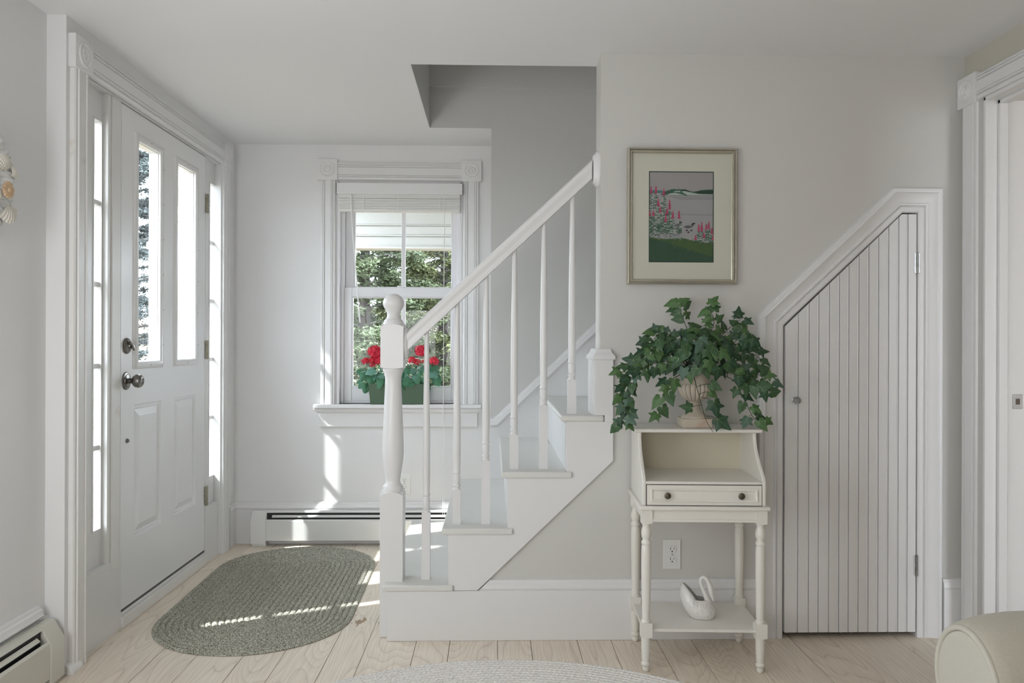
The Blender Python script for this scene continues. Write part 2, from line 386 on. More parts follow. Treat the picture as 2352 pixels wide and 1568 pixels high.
WX0, WX1, WZ0, WZ1 = -0.882, -0.178, 0.787, 2.045   # window opening
wb = MB().box((XL - 0.16, YB, 0), (WX0, YB + 0.15, H)).box((WX1, YB, 0), (XC + 0.05, YB + 0.15, H)).box((WX0, YB, 0), (WX1, YB + 0.15, WZ0)).box((WX0, YB, WZ1), (WX1, YB + 0.15, H))
structure(wb.build('wall_back', 'wall_paint'), 'white wall with the double-hung window')

ws = MB().box((XC, YS, 0), (3.3, YB + 0.15, 2.465)).box((XH - 0.12, YS, H + 0.15), (XC, YB + 0.15, 2.465)).box((XH - 0.12, YS - 0.012, 2.465), (3.3, YB + 0.15, 4.25))
ws.box((XH, YS - .0015, H + .0005), (XC, YS + .001, 2.47))
structure(ws.build('wall_stairwell', 'wall_paint_shaded'), 'white wall behind the stairs, coloured darker for the stairwell shade')
wu = MB().box((XH - 0.12, YWB, H + 0.15), (XH, YS, 4.25)).box((XH - 0.12, YWB - 0.14, H + 0.15), (3.3, YWB, 4.25)).box((XH - 0.12, YWB - 0.14, 4.25), (3.3, YB + 0.15, 4.35))
wu.box((XH - .001, YWB, H + .0005), (XH + .0015, YS, H + .16))
wu.box((3.3, YWB - 0.14, 0), (3.42, YB + 0.15, 4.35))
structure(wu.build('wall_upstairs', 'wall_paint_shaded'), 'walls of the stair opening above the ceiling')

# near wall right of the stairs, with the opening of the cupboard door
dL, dR, dT = 1.121, 1.645, 1.650
poly = [(XE, 0), (dL, 0), (dL, 1.203), (1.583, dT), (dR, dT), (dR, 0), (XR + 0.12, 0), (XR + 0.12, H), (XE, H)]
structure(MB().prism(poly, lambda a, b, h: (a, h, b), YW, YWB).build('wall_middle', 'wall_paint_dim'), 'wall with the framed print and the under-stair door')
# wall below the stairs
under = [(-0.38, 0), (XE, 0), (XE, 0.83), (RX(4) + 0.01, 0.83), (RX(4) + 0.01, 0.61), (RX(3) + 0.01, 0.61), (RX(3) + 0.01, 0.395), (RX(2) + 0.01, 0.395), (RX(2) + 0.01, 0.18), (-0.38, 0.18)]
structure(MB().prism(under, lambda a, b, h: (a, h, b), YW, YW + 0.03).build('wall_under_stairs', 'wall_paint_dim'), 'flat white wall below the stair stringer')

# right wall with the doorway
oY0, oY1, oZ = 2.10, 2.955, 2.055
wr = MB().box((XR, -2.3, 0), (XR + 0.13, oY0, H)).box((XR, oY1, 0), (XR + 0.13, YW + 0.001, H)).box((XR, oY0, oZ), (XR + 0.13, oY1, H))
structure(wr.build('wall_right', 'wall_paint_right_dim'), 'wall on the right with the cased doorway')
structure(MB().box((-1.9, -2.45, 0), (3.3, -2.3, H)).build('wall_rear', 'wall_paint'), 'wall behind the viewer')
structure(MB().box((3.15, 0, 0), (3.3, YW, H)).box((XR + 0.13, YW - 0.04, 0), (3.3, YW, H)).build('wall_far_room', 'far_room_wall'), 'brown wall of the next room')
structure(MB().box((XR + 0.13, YW - 0.06, 0), (3.15, YW - 0.04, 0.22)).build('baseboard_far_room', 'trim_paint', bevel=0.003), 'white baseboard in the next room')

# ------------------------------------------------------------------ mouldings
def casing_profile(wd, h=0.02):
    f = [(0, 0), (0, .62), (.05, .78), (.12, .80), (.13, .62), (.16, .62), (.19, 1.0), (.24, 1.0), (.27, .66), (.30, .84), (.70, .84), (.73, .66), (.76, 1.0), (.81, 1.0), (.84, .62), (.87, .62), (.88, .80), (.95, .78), (1, .62), (1, 0)]
    return [(a * wd, b * h) for a, b in f]
def corner_block(parent, fn, a0, a1, b0, b1, h=0.026, name='corner_block'):
    """square block with a turned bullseye"""
    mb = MB(); mb.prism([(a0, b0), (a1, b0), (a1, b1), (a0, b1)], fn, 0, h)
    o = mb.build(name, 'trim_paint', parent, bevel=0.0015)
    ca, cb = (a0 + a1) / 2, (b0 + b1) / 2; R = min(a1 - a0, b1 - b0) * 0.36
    prof = [(1.0, 0.0), (1.0, .0045), (.93, .006), (.86, .0045), (.80, .0015), (.62, .0015), (.54, .005), (.45, .0065), (.36, .004), (.30, .001), (.24, .003), (.12, .0055), (0.001, .006)]
    vs = []; fs = []; seg = 36
    for r, hh in prof:
        for i in range(seg):
            t = 2 * pi * i / seg; vs.append(fn(ca + R * r * cos(t), cb + R * r * sin(t), h + hh))
    for k in range(len(prof) - 1):
        for i in range(seg):
            j = (i + 1) % seg; fs.append((k * seg + i, k * seg + j, (k + 1) * seg + j, (k + 1) * seg + i))
    MB().add(vs, fs).build('bullseye', 'trim_paint', o)
    return o
base_cap = [(0, 0), (0, .016), (.008, .020), (.014, .017), (.026, .016), (.031, .011), (.038, .010), (.041, .003), (.041, 0)]

# ---- front door surround on the left wall
FL = YZ(XL)
t1 = structure(empty('trim_1', (XL, 3.6, 0)), 'fluted casing with bullseye corner blocks around the front door')
def rel(o, parent):   # keep world placement under an Empty that is not at the origin
    o.matrix_parent_inverse = Matrix.Translation(-Vector(parent.location)) if parent.rotation_euler[2] == 0 else parent.matrix_basis.inverted()
    return o
def part(mb, name, material, parent, **k):
    o = mb.build(name, material, None, **k); o.parent = parent
    inv = (Matrix.Translation(parent.location) @ parent.rotation_euler.to_matrix().to_4x4()).inverted()
    o.matrix_parent_inverse = inv
    return o
def fix_children(root):
    inv = (Matrix.Translation(root.location) @ root.rotation_euler.to_matrix().to_4x4()).inverted()
    for ch in root.children:
        ch.matrix_parent_inverse = inv
CASW = 0.094
bA, bB = 2.796, 2.919; bZ0, bZ1 = 2.080, 2.196
fA, fB = 4.345, 4.468
corner_block(t1, FL, bA, bB, bZ0, bZ1); corner_block(t1, FL, fA, fB, bZ0, bZ1)
pr = casing_profile(CASW, 0.024)
MB().sweep([(bA + 0.012 + CASW, 0), (bA + 0.012 + CASW, bZ0)], pr, FL).build('side_casing', 'trim_worn', t1)
MB().sweep([(fA + 0.008 + CASW, 0), (fA + 0.008 + CASW, bZ0)], pr, FL).build('side_casing', 'trim_paint', t1)
MB().sweep([(bB, bZ0 + 0.008), (fA, bZ0 + 0.008)], casing_profile(0.10, 0.024), FL).build('head_casing', 'trim_paint', t1)
fix_children(t1)
# quarter-round return at the foot of the near corner
qr = MB(); qpoly = [(0, 0)] + [(0.032 * cos(a), 0.032 * sin(a)) for a in [k * pi / 16 for k in range(9)]]
qr.prism(qpoly, lambda a, b, h: (XL + a, h, b), YL - 0.004, 2.85)
structure(qr.build('trim_2', 'trim_worn', bevel=0.001), 'short quarter-round block at the foot of the casing')

# ---- door unit
XD = -1.475
dy0 = P(278, 600, X=XD).y; dy1 = P(471.5, 600, X=XD).y; dz0 = 0.070; dz1 = 2.0815
jm = structure(empty('door_frame', (XD, 3.7, 0)), 'white frame with mullions holding the front door and sidelights')
jb = MB()
jb.box((XL - 0.155, DOOR_Y0, 0), (XL + 0.002, DOOR_Y0 + 0.018, DOOR_TOP)).box((XL - 0.155, DOOR_Y1 - 0.018, 0), (XL + 0.002, DOOR_Y1, DOOR_TOP)).box((XL - 0.155, DOOR_Y0, 2.085), (XL - 0.004, DOOR_Y1, DOOR_TOP))
jb.build('jamb', 'trim_paint', jm, bevel=0.0015)
mA0, mA1 = 3.114, dy0 - 0.003       # near mullion
mB0, mB1 = dy1 + 0.003, dy1 + 0.036  # far mullion
for a, b in ((mA0, mA1), (mB0, mB1)):
    k = MB().box((XL - 0.155, a, 0), (XD, b, 2.085))
    if a < 3.5:
        k.box((XD, a + 0.028, 0.25), (XD + 0.006, b - 0.012, 2.085)); k.box((XD - 0.01, a - 0.0015, 0.25), (XD + 0.003, a + 0.012, 2.084))
    k.build('mullion', 'trim_worn' if a < 3.5 else 'trim_paint', jm, bevel=0.0015)
# sidelight base blocks
for (a, b), h in (((DOOR_Y0 + 0.01, mA1 + 0.004), 0.285), ((mB0, 4.345), 0.285)):
    k = MB().box((XL - 0.155, a if a < 3.5 else a, 0), (XD + 0.004, b, h)); k.prism([(a, h), (b, h), (b, h + 0.001), (a, h + 0.001)], YZ(XD - 0.05), 0, 0.05)
    k.build('base_block', 'trim_paint', jm, bevel=0.004)
# threshold
k = MB().box((XL - 0.155, mA1, 0), (XD + 0.014, mB0, 0.045)).box((XL - 0.155, mA1, 0.045), (XD + 0.004, mB0, 0.058))
k.build('threshold', 'trim_worn', jm, bevel=0.003)
MB().box((XD - 0.03, mA1, 0.050), (XD - 0.004, mB0, 0.078)).build('door_sweep', 'rubber_and_gap', jm)
MB().box((XD - 0.03, mA1, 2.079), (XD - 0.006, mB0, 2.0865)).build('head_gap_shade', 'rubber_and_gap', jm)  # dark strip put in as the shaded gap line over the door
fix_children(jm)

def glazed_panel(root, y0, y1, z0, z1, xf, depth, bars, frame_w=0.02, proud=0.004, matn='trim_paint'):
    """frame + glass + horizontal bars in the plane x = xf"""
    s_ = [(-.001, -depth - .0005), (-.001, -0.006), (.004, 0.002), (.010, proud), (frame_w - .004, proud), (frame_w, 0.0), (frame_w, -0.006)]
    if frame_w < 0.015: s_ = [(-.001, -depth - .0005), (-.001, .0028), (.0052, .0028), (frame_w, -.001)]
    s_ = [(-a, b) for a, b in s_]
    MB().sweep([(y0, z0), (y1, z0), (y1, z1), (y0, z1)], s_, YZ(xf), closed=True).build('glazing_frame', matn, root)
    MB().box((xf - depth * 0.62, y0, z0), (xf - depth * 0.62 + 0.004, y1, z1)).build('glass', 'window_glass', root)
    for zb in bars:
        MB().prism([(y0 - 0.001, zb - 0.010), (y1 + 0.001, zb - 0.010), (y1 + 0.001, zb + 0.010), (y0 - 0.001, zb + 0.010)], YZ(xf), -depth * 0.9, -0.002).build('glazing_bar', matn, root, bevel=0.003)

def slab_with_holes(mb, y0, y1, z0, z1, xa, xb, holes):
    """board in a y-z plane with rectangular holes (y0,y1,z0,z1)"""
    ys = sorted({y0, y1, *[h[0] for h in holes], *[h[1] for h in holes]}); zs = sorted({z0, z1, *[h[2] for h in holes], *[h[3] for h in holes]})
    inside = lambda i, j: any(h[0] <= (ys[i] + ys[i + 1]) / 2 <= h[1] and h[2] <= (zs[j] + zs[j + 1]) / 2 <= h[3] for h in holes)
    solid = {(i, j): not inside(i, j) for i in range(len(ys) - 1) for j in range(len(zs) - 1)}
    vid = {}; vs = []; fs = []
    def V(i, j, k):
        if (i, j, k) not in vid: vid[(i, j, k)] = len(vs); vs.append(((xa, xb)[k], ys[i], zs[j]))
        return vid[(i, j, k)]
    for (i, j), s_ in solid.items():
        if not s_: continue
        fs.append((V(i, j, 1), V(i + 1, j, 1), V(i + 1, j + 1, 1), V(i, j + 1, 1))); fs.append((V(i, j, 0), V(i, j + 1, 0), V(i + 1, j + 1, 0), V(i + 1, j, 0)))
        for (di, dj, e) in ((-1, 0, ((i, j), (i, j + 1))), (1, 0, ((i + 1, j), (i + 1, j + 1))), (0, -1, ((i, j), (i + 1, j))), (0, 1, ((i, j + 1), (i + 1, j + 1)))):
            if not solid.get((i + di, j + dj), False):
                (p, q), (r, t) = e; fs.append((V(p, q, 0), V(r, t, 0), V(r, t, 1), V(p, q, 1)))
    mb.add(vs, fs)

# sidelights
XS = -1.495
for n, (ya, yb, gx0, gx1) in enumerate(((DOOR_Y0 + 0.018, mA0, P(213, 600, X=XS).y + .004, P(231.5, 600, X=XS).y), (mB1, DOOR_Y1 - 0.018, P(481.5, 600, X=XS).y, P(496, 600, X=XS).y))):
    wn = structure(empty('window_%d' % (n + 2), (XS, (ya + yb) / 2, 1.2)), ['narrow sidelight of five panes left of the front door', 'narrow sidelight of five panes right of the front door'][n])
    g0, g1 = (gx0, gx1) if n == 0 else (gx0 - 0.004, gx1 + 0.004)
    z0, z1 = 0.425, 1.972
    k = MB(); slab_with_holes(k, ya, yb, 0.28, 2.086, XS - 0.04, XS, [(g0, g1, z0, z1)])
    k.build('panel', 'trim_paint', wn)
    glazed_panel(wn, g0, g1, z0, z1, XS, 0.04, [z0 + (z1 - z0) * q / 5 for q in (1, 2, 3, 4)], frame_w=0.007, proud=0.002)
    fix_children(wn)

# front door leaf
door = structure(empty('door_1', (XD, dy1, 0.07)), 'white front door with two tall glass lites over two raised panels')
L1 = (P(312, 600, X=XD).y + 0.006, P(369, 600, X=XD).y, P(340, 834, X=XD).z + 0.008, 0); 
lz0 = 1.052; lz1 = 1.968
l1 = (P(314, 600, X=XD).y, P(366, 600, X=XD).y); l2 = (P(404.5, 600, X=XD).y, P(447, 600, X=XD).y)
p1 = (P(308.5, 1000, X=XD).y, P(369.5, 1000, X=XD).y); p2 = (P(400.5, 1000, X=XD).y, P(449, 1000, X=XD).y); pz0, pz1 = 0.330, 0.875
k = MB(); slab_with_holes(k, dy0, dy1, dz0, dz1, XD - 0.045, XD, [(*l1, lz0, lz1), (*l2, lz0, lz1), (*p1, pz0, pz1), (*p2, pz0, pz1)])
k.build('door_slab', 'door_paint', door, bevel=0.0012)
for (a, b) in (l1, l2):
    fr = [(0.0015, -0.0455), (0.0015, 0.004), (-.004, .010), (-.012, .013), (-.022, .011), (-.028, .006), (-.030, .0)]
    MB().sweep([(a, lz0), (b, lz0), (b, lz1), (a, lz1)], fr, YZ(XD), closed=True).build('lite_frame', 'trim_paint', door)
    MB().box((XD - 0.028, a, lz0), (XD - 0.024, b, lz1)).build('glass', 'window_glass', door)
    k = MB(); k.sweep([(a, lz0), (b, lz0), (b, lz1), (a, lz1)], [(0, -.022), (0, -.006), (.004, -.006), (.004, -.022)], YZ(XD), closed=True)
    k.build('glazing_stop', 'trim_paint', door)
    for q in range(6):
        zz = lz0 + 0.07 + (lz1 - lz0 - 0.14) * q / 5
        if q % 5 != 5: MB().ball((XD + 0.0125, b + 0.014, zz), (0.0015, 0.003, 0.003), 8, 4).build('screw', 'pewter', door)
    for zz in (lz0 - 0.015, lz1 + 0.015): MB().ball((XD + 0.0125, (a + b) / 2, zz), (0.0015, 0.003, 0.003), 8, 4).build('screw', 'pewter', door)
for (a, b) in (p1, p2):
    g = [(0.0, -0.003), (-.004, -.009), (-.010, -.009), (-.014, -.006), (-.020, -.010), (-.048, -.001)]
    g = [(-x, y) for x, y in g]
    vs = []; n_ = len(g); fs = []
    for o_, h_ in g:
        for (yy, zz) in ((a + o_, pz0 + o_), (b - o_, pz0 + o_), (b - o_, pz1 - o_), (a + o_, pz1 - o_)): vs.append((XD + h_, yy, zz))
    for r_ in range(n_ - 1):
        for i in range(4):
            j = (i + 1) % 4; fs.append((r_ * 4 + i, r_ * 4 + j, r_ * 4 + 4 + j, r_ * 4 + 4 + i))
    fs.append(tuple((n_ - 1) * 4 + i for i in range(4)))
    MB().add(vs, fs).build('raised_panel', 'door_paint', door, smooth=10)
# knob, deadbolt, lock button
kc = P(289, 874.5, X=XD)
k = MB().lathe([(.035, 0), (.036, .003), (.034, .006), (.028, .007), (.027, .010), (.020, .012), (.012, .013)], kc, 'x', 32)
rose = k.build('knob_rose', 'pewter', door)
k = MB().lathe([(.011, .010), (.010, .022), (.012, .028), (.020, .032), (.026, .040), (.0275, .050), (.025, .060), (.018, .066), (.012, .067), (.011, .064), (.001, .064)], kc, 'x', 28)
k.build('door_knob', 'pewter', door)
kd = P(290, 794, X=XD)
k = MB().lathe([(.031, 0), (.032, .004), (.029, .009), (.022, .013), (.012, .014), (.010, .020)], kd, 'x', 28)
k.build('deadbolt_rose', 'pewter', door)
k = MB().tube([kd + Vector((.017, -.012, .014)), kd + Vector((.024, .0, .002)), kd + Vector((.024, .018, -.016))], [.006, .007, .005], 8)
k.build('thumb_turn', 'pewter', door)
kb = P(291, 1012, X=XD)
MB().lathe([(.009, 0), (.0095, .002), (.0075, .006), (.006, .009), (.001, .0095)], kb, 'x', 18).build('lock_button', 'pewter', door)
for zc, in ((1.845,), (1.095,), (0.345,)):
    yh = dy1 + 0.004
    k = MB().tube([(XD + 0.008, yh, zc - 0.048), (XD + 0.008, yh, zc + 0.048)], 0.007, 10)
    for q in range(4): k.box((XD + 0.0005, yh - 0.0075, zc - 0.048 + q * 0.024 + 0.0015), (XD + 0.0155, yh + 0.0075, zc - 0.048 + (q + 1) * 0.024 - 0.0015))
    k.box((XD, yh + 0.004, zc - 0.048), (XD + 0.0035, yh + 0.036, zc + 0.048))
    k.build('hinge', 'brass_hinge', door, bevel=0.001)
fix_children(door)

# ------------------------------------------------------------------ back window
win = structure(empty('window_1', ((WX0 + WX1) / 2, YB, WZ0)), 'white double-hung window with raised blinds above the flower box')
FB = XZ(YB)
cw = 0.080
corner_block(win, FB, -0.995, -0.880, 2.048, 2.167); corner_block(win, FB, -0.183, -0.069, 2.046, 2.165)
MB().sweep([(-0.973, 0.787), (-0.973, 2.048)], [(-a, b) for a, b in casing_profile(cw, 0.022)], FB).build('side_casing', 'trim_paint', win)
MB().sweep([(-0.084, 2.046), (-0.084, 0.787)], [(-a, b) for a, b in casing_profile(cw + .006, 0.022)], FB).build('side_casing', 'trim_paint', win)
MB().sweep([(-0.880, 2.052), (-0.183, 2.050)], casing_profile(0.098, 0.022), FB).build('head_casing', 'trim_paint', win)
# stool and apron
k = MB().prism([(-1.006, 0.765), (-0.066, 0.765), (-0.066, 0.787), (-1.006, 0.787)], XZ(YB + 0.10), 0, 0.155)
k.build('stool', 'trim_paint', win, bevel=0.004)
ap = [(0, 0), (0, .040), (.006, .044), (.014, .036), (.020, .034), (.030, .020), (.034, .019), (.104, .019), (.108, .014), (.108, 0)]
k = MB(); fn = XZ(YB)
vs = []; fs = []
xs0, xs1 = -0.982, -0.088
for hh, d in ap: vs.append((xs0 - (d - .019 if d > .019 else 0), YB - d, 0.765 - hh)); 
for hh, d in ap: vs.append((xs1 + (d - .019 if d > .019 else 0), YB - d, 0.765 - hh))
na = len(ap)
for i in range(na): fs.append((i, (i + 1) % na, (i + 1) % na + na, i + na))
fs += [tuple(range(na)), tuple(range(2 * na - 1, na - 1, -1))]
MB().add(vs, fs).build('apron', 'trim_paint', win)
# jamb liner
k = MB(); jd = 0.15
k.box((WX0 - 0.002, YB - 0.002, WZ0), (WX0 + 0.012, YB + jd, WZ1)).box((WX1 - 0.012, YB - 0.002, WZ0), (WX1 + 0.002, YB + jd, WZ1)).box((WX0, YB - 0.002, WZ1 - 0.012), (WX1, YB + jd, WZ1 + 0.002))
k.box((WX0 + 0.012, YB + 0.035, WZ0), (WX0 + 0.030, YB + jd, WZ1)).box((WX1 - 0.030, YB + 0.035, WZ0), (WX1 - 0.012, YB + jd, WZ1))
k.box((WX0 + 0.012, YB + 0.045, WZ0 - 0.0), (WX1 - 0.012, YB + jd, WZ0 + 0.012))
k.build('jamb', 'vinyl_window', win, bevel=0.0015)
def sash(name, y, x0, x1, z0, z1, gx0, gx1, gz0, gz1, mx):
    k = MB()
    def ring(a0, a1, b0, b1, c0, c1, d0, d1, ya, yb):
        k.box((a0, ya, b0), (c0, yb, b1)); k.box((c1, ya, b0), (a1, yb, b1)); k.box((c0, ya, b0), (c1, yb, d0)); k.box((c0, ya, d1), (c1, yb, b1))
    ring(x0, x1, z0, z1, gx0, gx1, gz0, gz1, y, y + 0.034)
    s_ = k.build(name, 'vinyl_window', win, bevel=0.0025)
    k = MB().sweep([(gx0, gz0), (gx1, gz0), (gx1, gz1), (gx0, gz1)], [(0, -.022), (0, .0), (.006, -.003), (.006, -.022)], XZ(y), closed=True); k.build('glazing_bead', 'vinyl_window', s_)
    MB().box((mx - 0.0115, y + 0.006, gz0), (mx + 0.0115, y + 0.024, gz1)).build('glazing_bar', 'vinyl_window', s_, bevel=0.003)
    for a, b in ((gx0, mx), (mx, gx1)): MB().box((a, y + 0.016, gz0), (b, y + 0.020, gz1)).build('pane', 'window_glass', s_)
    return s_
yl, yu = YB + 0.045, YB + 0.082
G = lambda x, y, Y: P(x, y, Y=Y)
sash('lower_sash', yl, WX0 + 0.030, WX1 - 0.030, WZ0 + 0.012, G(900, 660, yl).z, G(808, 800, yl).x, G(1037, 800, yl).x, G(900, 889, yl).z, G(900, 682, yl).z, G(926, 750, yl).x)
sash('upper_sash', yu, WX0 + 0.030, WX1 - 0.030, G(900, 676, yu).z, WZ1 - 0.01, G(813.5, 600, yu).x, G(1038.5, 600, yu).x, G(900, 661, yu).z, 1.985, G(926, 600, yu).x)
k = MB().box((G(912, 658, yl).x, yl + 0.004, G(912, 661, yl).z), (G(925, 658, yl).x, yl + 0.03, G(912, 656, yl).z)); k.build('sash_lock', 'vinyl_window', win, bevel=0.002)
fix_children(win)

# blind
yv = YB - 0.045
bl = tag(empty('window_blind', (-0.53, YB - 0.02, 2.03)), 'white horizontal blind pulled up into a stack at the window top', 'blind')
a = G(771, 419, yv); b = G(1064, 447, yv)
k = MB().box((a.x, yv, b.z), (b.x, yv + 0.012, a.z)).box((a.x, yv, b.z), (a.x + .006, YB - .022, a.z)).box((b.x - .006, yv, b.z), (b.x, YB - .022, a.z)); k.build('valance', 'trim_paint', bl, bevel=0.0015)
ys_ = YB - 0.018; a = G(778, 448, ys_); b = G(1057, 488, ys_)
random.seed(3)
NS = 15; z_top = a.z; z_bot = b.z + 0.012
MB().box((a.x + 0.002, ys_ - 0.012, a.z - 0.004), (b.x - 0.002, ys_ + 0.03, a.z + 0.03)).build('headrail', 'blind_slat', bl)
for i in range(NS):
    z = z_bot + (z_top - 0.006 - z_bot) * i / (NS - 1); jx = random.uniform(-.0015, .0015) - 0.004 * max(0, (7 - i)) / 7 * 0; jy = random.uniform(-.002, .002)
    if i > NS - 4: z += 0.001
    vs = []; W_ = 0.048
    for q in range(5):
        t = q / 4 - .5; vs += [(a.x + 0.001 + jx + (0.003 if i < 6 else 0), ys_ + t * W_ + jy + 0.008, z - 5 * 0.0012 * (t * 2) ** 2 / 2), (b.x - 0.001 + jx, ys_ + t * W_ + jy + 0.008, z - 5 * 0.0012 * (t * 2) ** 2 / 2)]
    n0 = len(vs); vs += [(x, y, z_ + 0.0046) for x, y, z_ in vs]
    fs = []
    for q in range(4):
        fs += [(2 * q, 2 * q + 1, 2 * q + 3, 2 * q + 2), (n0 + 2 * q, n0 + 2 * q + 2, n0 + 2 * q + 3, n0 + 2 * q + 1), (2 * q, 2 * q + 2, n0 + 2 * q + 2, n0 + 2 * q), (2 * q + 1, n0 + 2 * q + 1, n0 + 2 * q + 3, 2 * q + 3)]
    fs += [(0, n0, n0 + 1, 1), (8, 9, n0 + 9, n0 + 8)]
    MB().add(vs, fs).build('slat', 'blind_slat', bl)
MB().box((a.x + .002, ys_ - .016, b.z), (b.x - .002, ys_ + .026, b.z + .010)).build('bottom_rail', 'blind_slat', bl, bevel=0.002)
for xx in (835, 915, 1010):
    p = G(xx, 470, ys_ - 0.019)
    MB().box((p.x - .002, ys_ - .0195, b.z - .002), (p.x + .002, ys_ - .018, z_top)).build('ladder_tape', 'cord', bl)
w0 = G(806, 446, yv + 0.004); w1 = G(809, 520, yv + 0.002); w2 = G(827, 741, yv + 0.002)
MB().tube([w0, w1, w2], [.0035, .0035, .0042], 6).build('tilt_wand', 'cord', bl)
fix_children(bl)
cd = empty('blind_cord', (G(1019, 480, yv).x, yv, 1.9)); tag(cd, 'thin white pull cord hanging from the blind past the sill', 'cord')
c0 = G(1020.5, 452, yv); c1 = G(1018, 900, YB - .062); c2 = G(1017, 1188, YB - .062); c3 = G(1021, 1188, YB - .062)
MB().tube([c0, c1, c2], .0011, 5).build('cord_strand', 'cord', cd); MB().tube([c0 + Vector((.002, 0, 0)), c1 + Vector((.001, .001, 0)), c3], .0011, 5).build('cord_strand', 'cord', cd)
fix_children(cd)

# ------------------------------------------------------------------ baseboards
structure(MB().box((XL, YB - 0.016, 0), (XC, YB, 0.194)).build('baseboard_back', 'trim_paint', bevel=0.001), 'tall white baseboard under the window')
structure(MB().sweep([(XL, 0.194), (XC, 0.194)], base_cap, XZ(YB)).build('trim_3', 'trim_paint'), 'moulded cap along the back baseboard')
structure(MB().box((XL, 4.47, 0), (XL + 0.016, YB, 0.194)).sweep([(4.47, 0.194), (YB, 0.194)], base_cap, YZ(XL)).build('baseboard_left', 'trim_paint'), 'short baseboard piece between door casing and corner')
structure(MB().box((XLN, -2.2, 0), (XLN + .016, YL, 0.205)).build('baseboard_left_near', 'trim_paint'), 'baseboard behind the near heater')
structure(MB().sweep([(-2.2, 0.212), (2.735, 0.212)], [(a, b * 1.3) for a, b in base_cap], YZ(XLN)).build('trim_4', 'trim_paint'), 'moulded cap above the near heater')
structure(MB().box((-0.401, YW - 0.022, 0), (1.029, YW, 0.189)).build('baseboard_middle', 'trim_paint', bevel=0.0015), 'tall white baseboard along the foot of the stairs')
k = MB().sweep([(-0.052, 0.189), (1.029, 0.189)], [(a, b * .9) for a, b in base_cap], XZ(YW))
for i in range(len(base_cap)):   # mitred against the stringer
    x, y, z = k.v[i]; k.v[i] = (x + (z - 0.189) * 1.05, y, z)
structure(k.build('trim_5', 'trim_paint'), 'moulded cap along the stair baseboard')
structure(MB().box((1.75, YW - 0.018, 0), (XR, YW, 0.186)).sweep([(1.75, 0.186), (XR, 0.186)], [(a, b * .9) for a, b in base_cap], XZ(YW)).build('baseboard_right', 'trim_paint'), 'short baseboard between cupboard casing and doorway')

# ------------------------------------------------------------------ staircase
st = tag(empty('staircase', (0, 3.6, 0)), 'white painted staircase rising to the right behind balusters', 'staircase')
for n in range(1, 10):
    r0 = RX(n) - 0.024; r1 = RX(n + 1); zt = TZ(n); near = 3.068 if n <= 4 else YWB + 0.002
    if n < 4: poly = [(r0, YS - .001), (r0, near), (r1 + 0.020, near), (r1 + 0.020, YW - 0.013), (r1, YW - 0.013), (r1, YW + .01), (r1 + .012, YW + .01), (r1 + .012, YS - .001)]
    elif n == 4: poly = [(r0, YS - .001), (r0, near), (0.426, near), (0.426, YW + 0.05), (XE + 0.0, YWB + 0.002), (r1 + .012, YWB + 0.002), (r1 + .012, YS - .001)]
    else: poly = [(r0, YS - .001), (r0, near), (r1 + .012, near), (r1 + .012, YS - .001)]
    MB().prism(poly, XY(0), zt - 0.024, zt).build('tread', 'tread_paint', st, bevel=0.009, seg=4)
    yn = YW - 0.010 if n <= 4 else YWB + 0.002
    MB().box((RX(n), yn + 0.012, TZ(n - 1) if n > 1 else 0), (RX(n) + 0.02, YS - .001, zt - 0.024)).build('riser', 'trim_paint', st)
    # cove under the nosing
    MB().prism([(RX(n), zt - .024), (RX(n) - .012, zt - .024), (RX(n), zt - .038)], lambda a, b, h: (a, h, b), yn + 0.012, YS - .001).build('cove', 'trim_paint', st)
sp = [(RX(2), 0.190), (RX(2), TZ(2) - .024), (RX(3), TZ(2) - .024), (RX(3), TZ(3) - .024), (RX(4), TZ(3) - .024), (RX(4), TZ(4) - .024), (0.462, TZ(4) - .024), (0.462, 0.685), (-0.057, 0.190)]
MB().prism(sp, lambda a, b, h: (a, h, b), YW - 0.016, YW).build('stringer', 'trim_paint', st, bevel=0.001)
# closing board on the far side of the two lowest steps
cl = [(-0.38, 0), (0.1, 0), (0.1, 0.40), (RX(2) + .01, 0.40), (RX(2) + .01, 0.185), (-0.38, 0.185)]
MB().prism(cl, lambda a, b, h: (a, h, b), YS - .03, YS - .004).build('stringer', 'trim_paint', st)
fix_children(st)
# wall string (sloping skirt) on the stairwell wall
k = MB()
a0 = P(1128, 980, Y=YS); a1 = P(1360, 762, Y=YS); sl = (a1.z - a0.z) / (a1.x - a0.x)
x9 = 1.7; zz = lambda x: a0.z + 0.004 + sl * (x - (a0.x + 0.03))
path = [(XC, zz(a0.x + .03)), (a0.x + 0.03, zz(a0.x + .03)), (x9, zz(x9))]
k.sweep(path, base_cap, XZ(YS))
structure(k.build('trim_6', 'trim_paint'), 'sloping moulding on the stairwell wall')
k = MB().prism([(XC, 0.2), (x9, 0.2), (x9, zz(x9)), (a0.x + .03, zz(a0.x + .03)), (XC, zz(a0.x + .03))], lambda a, b, h: (a, YS - h, b), 0, 0.008)
structure(k.build('baseboard_stairs', 'trim_paint'), 'skirt board below the sloping moulding')

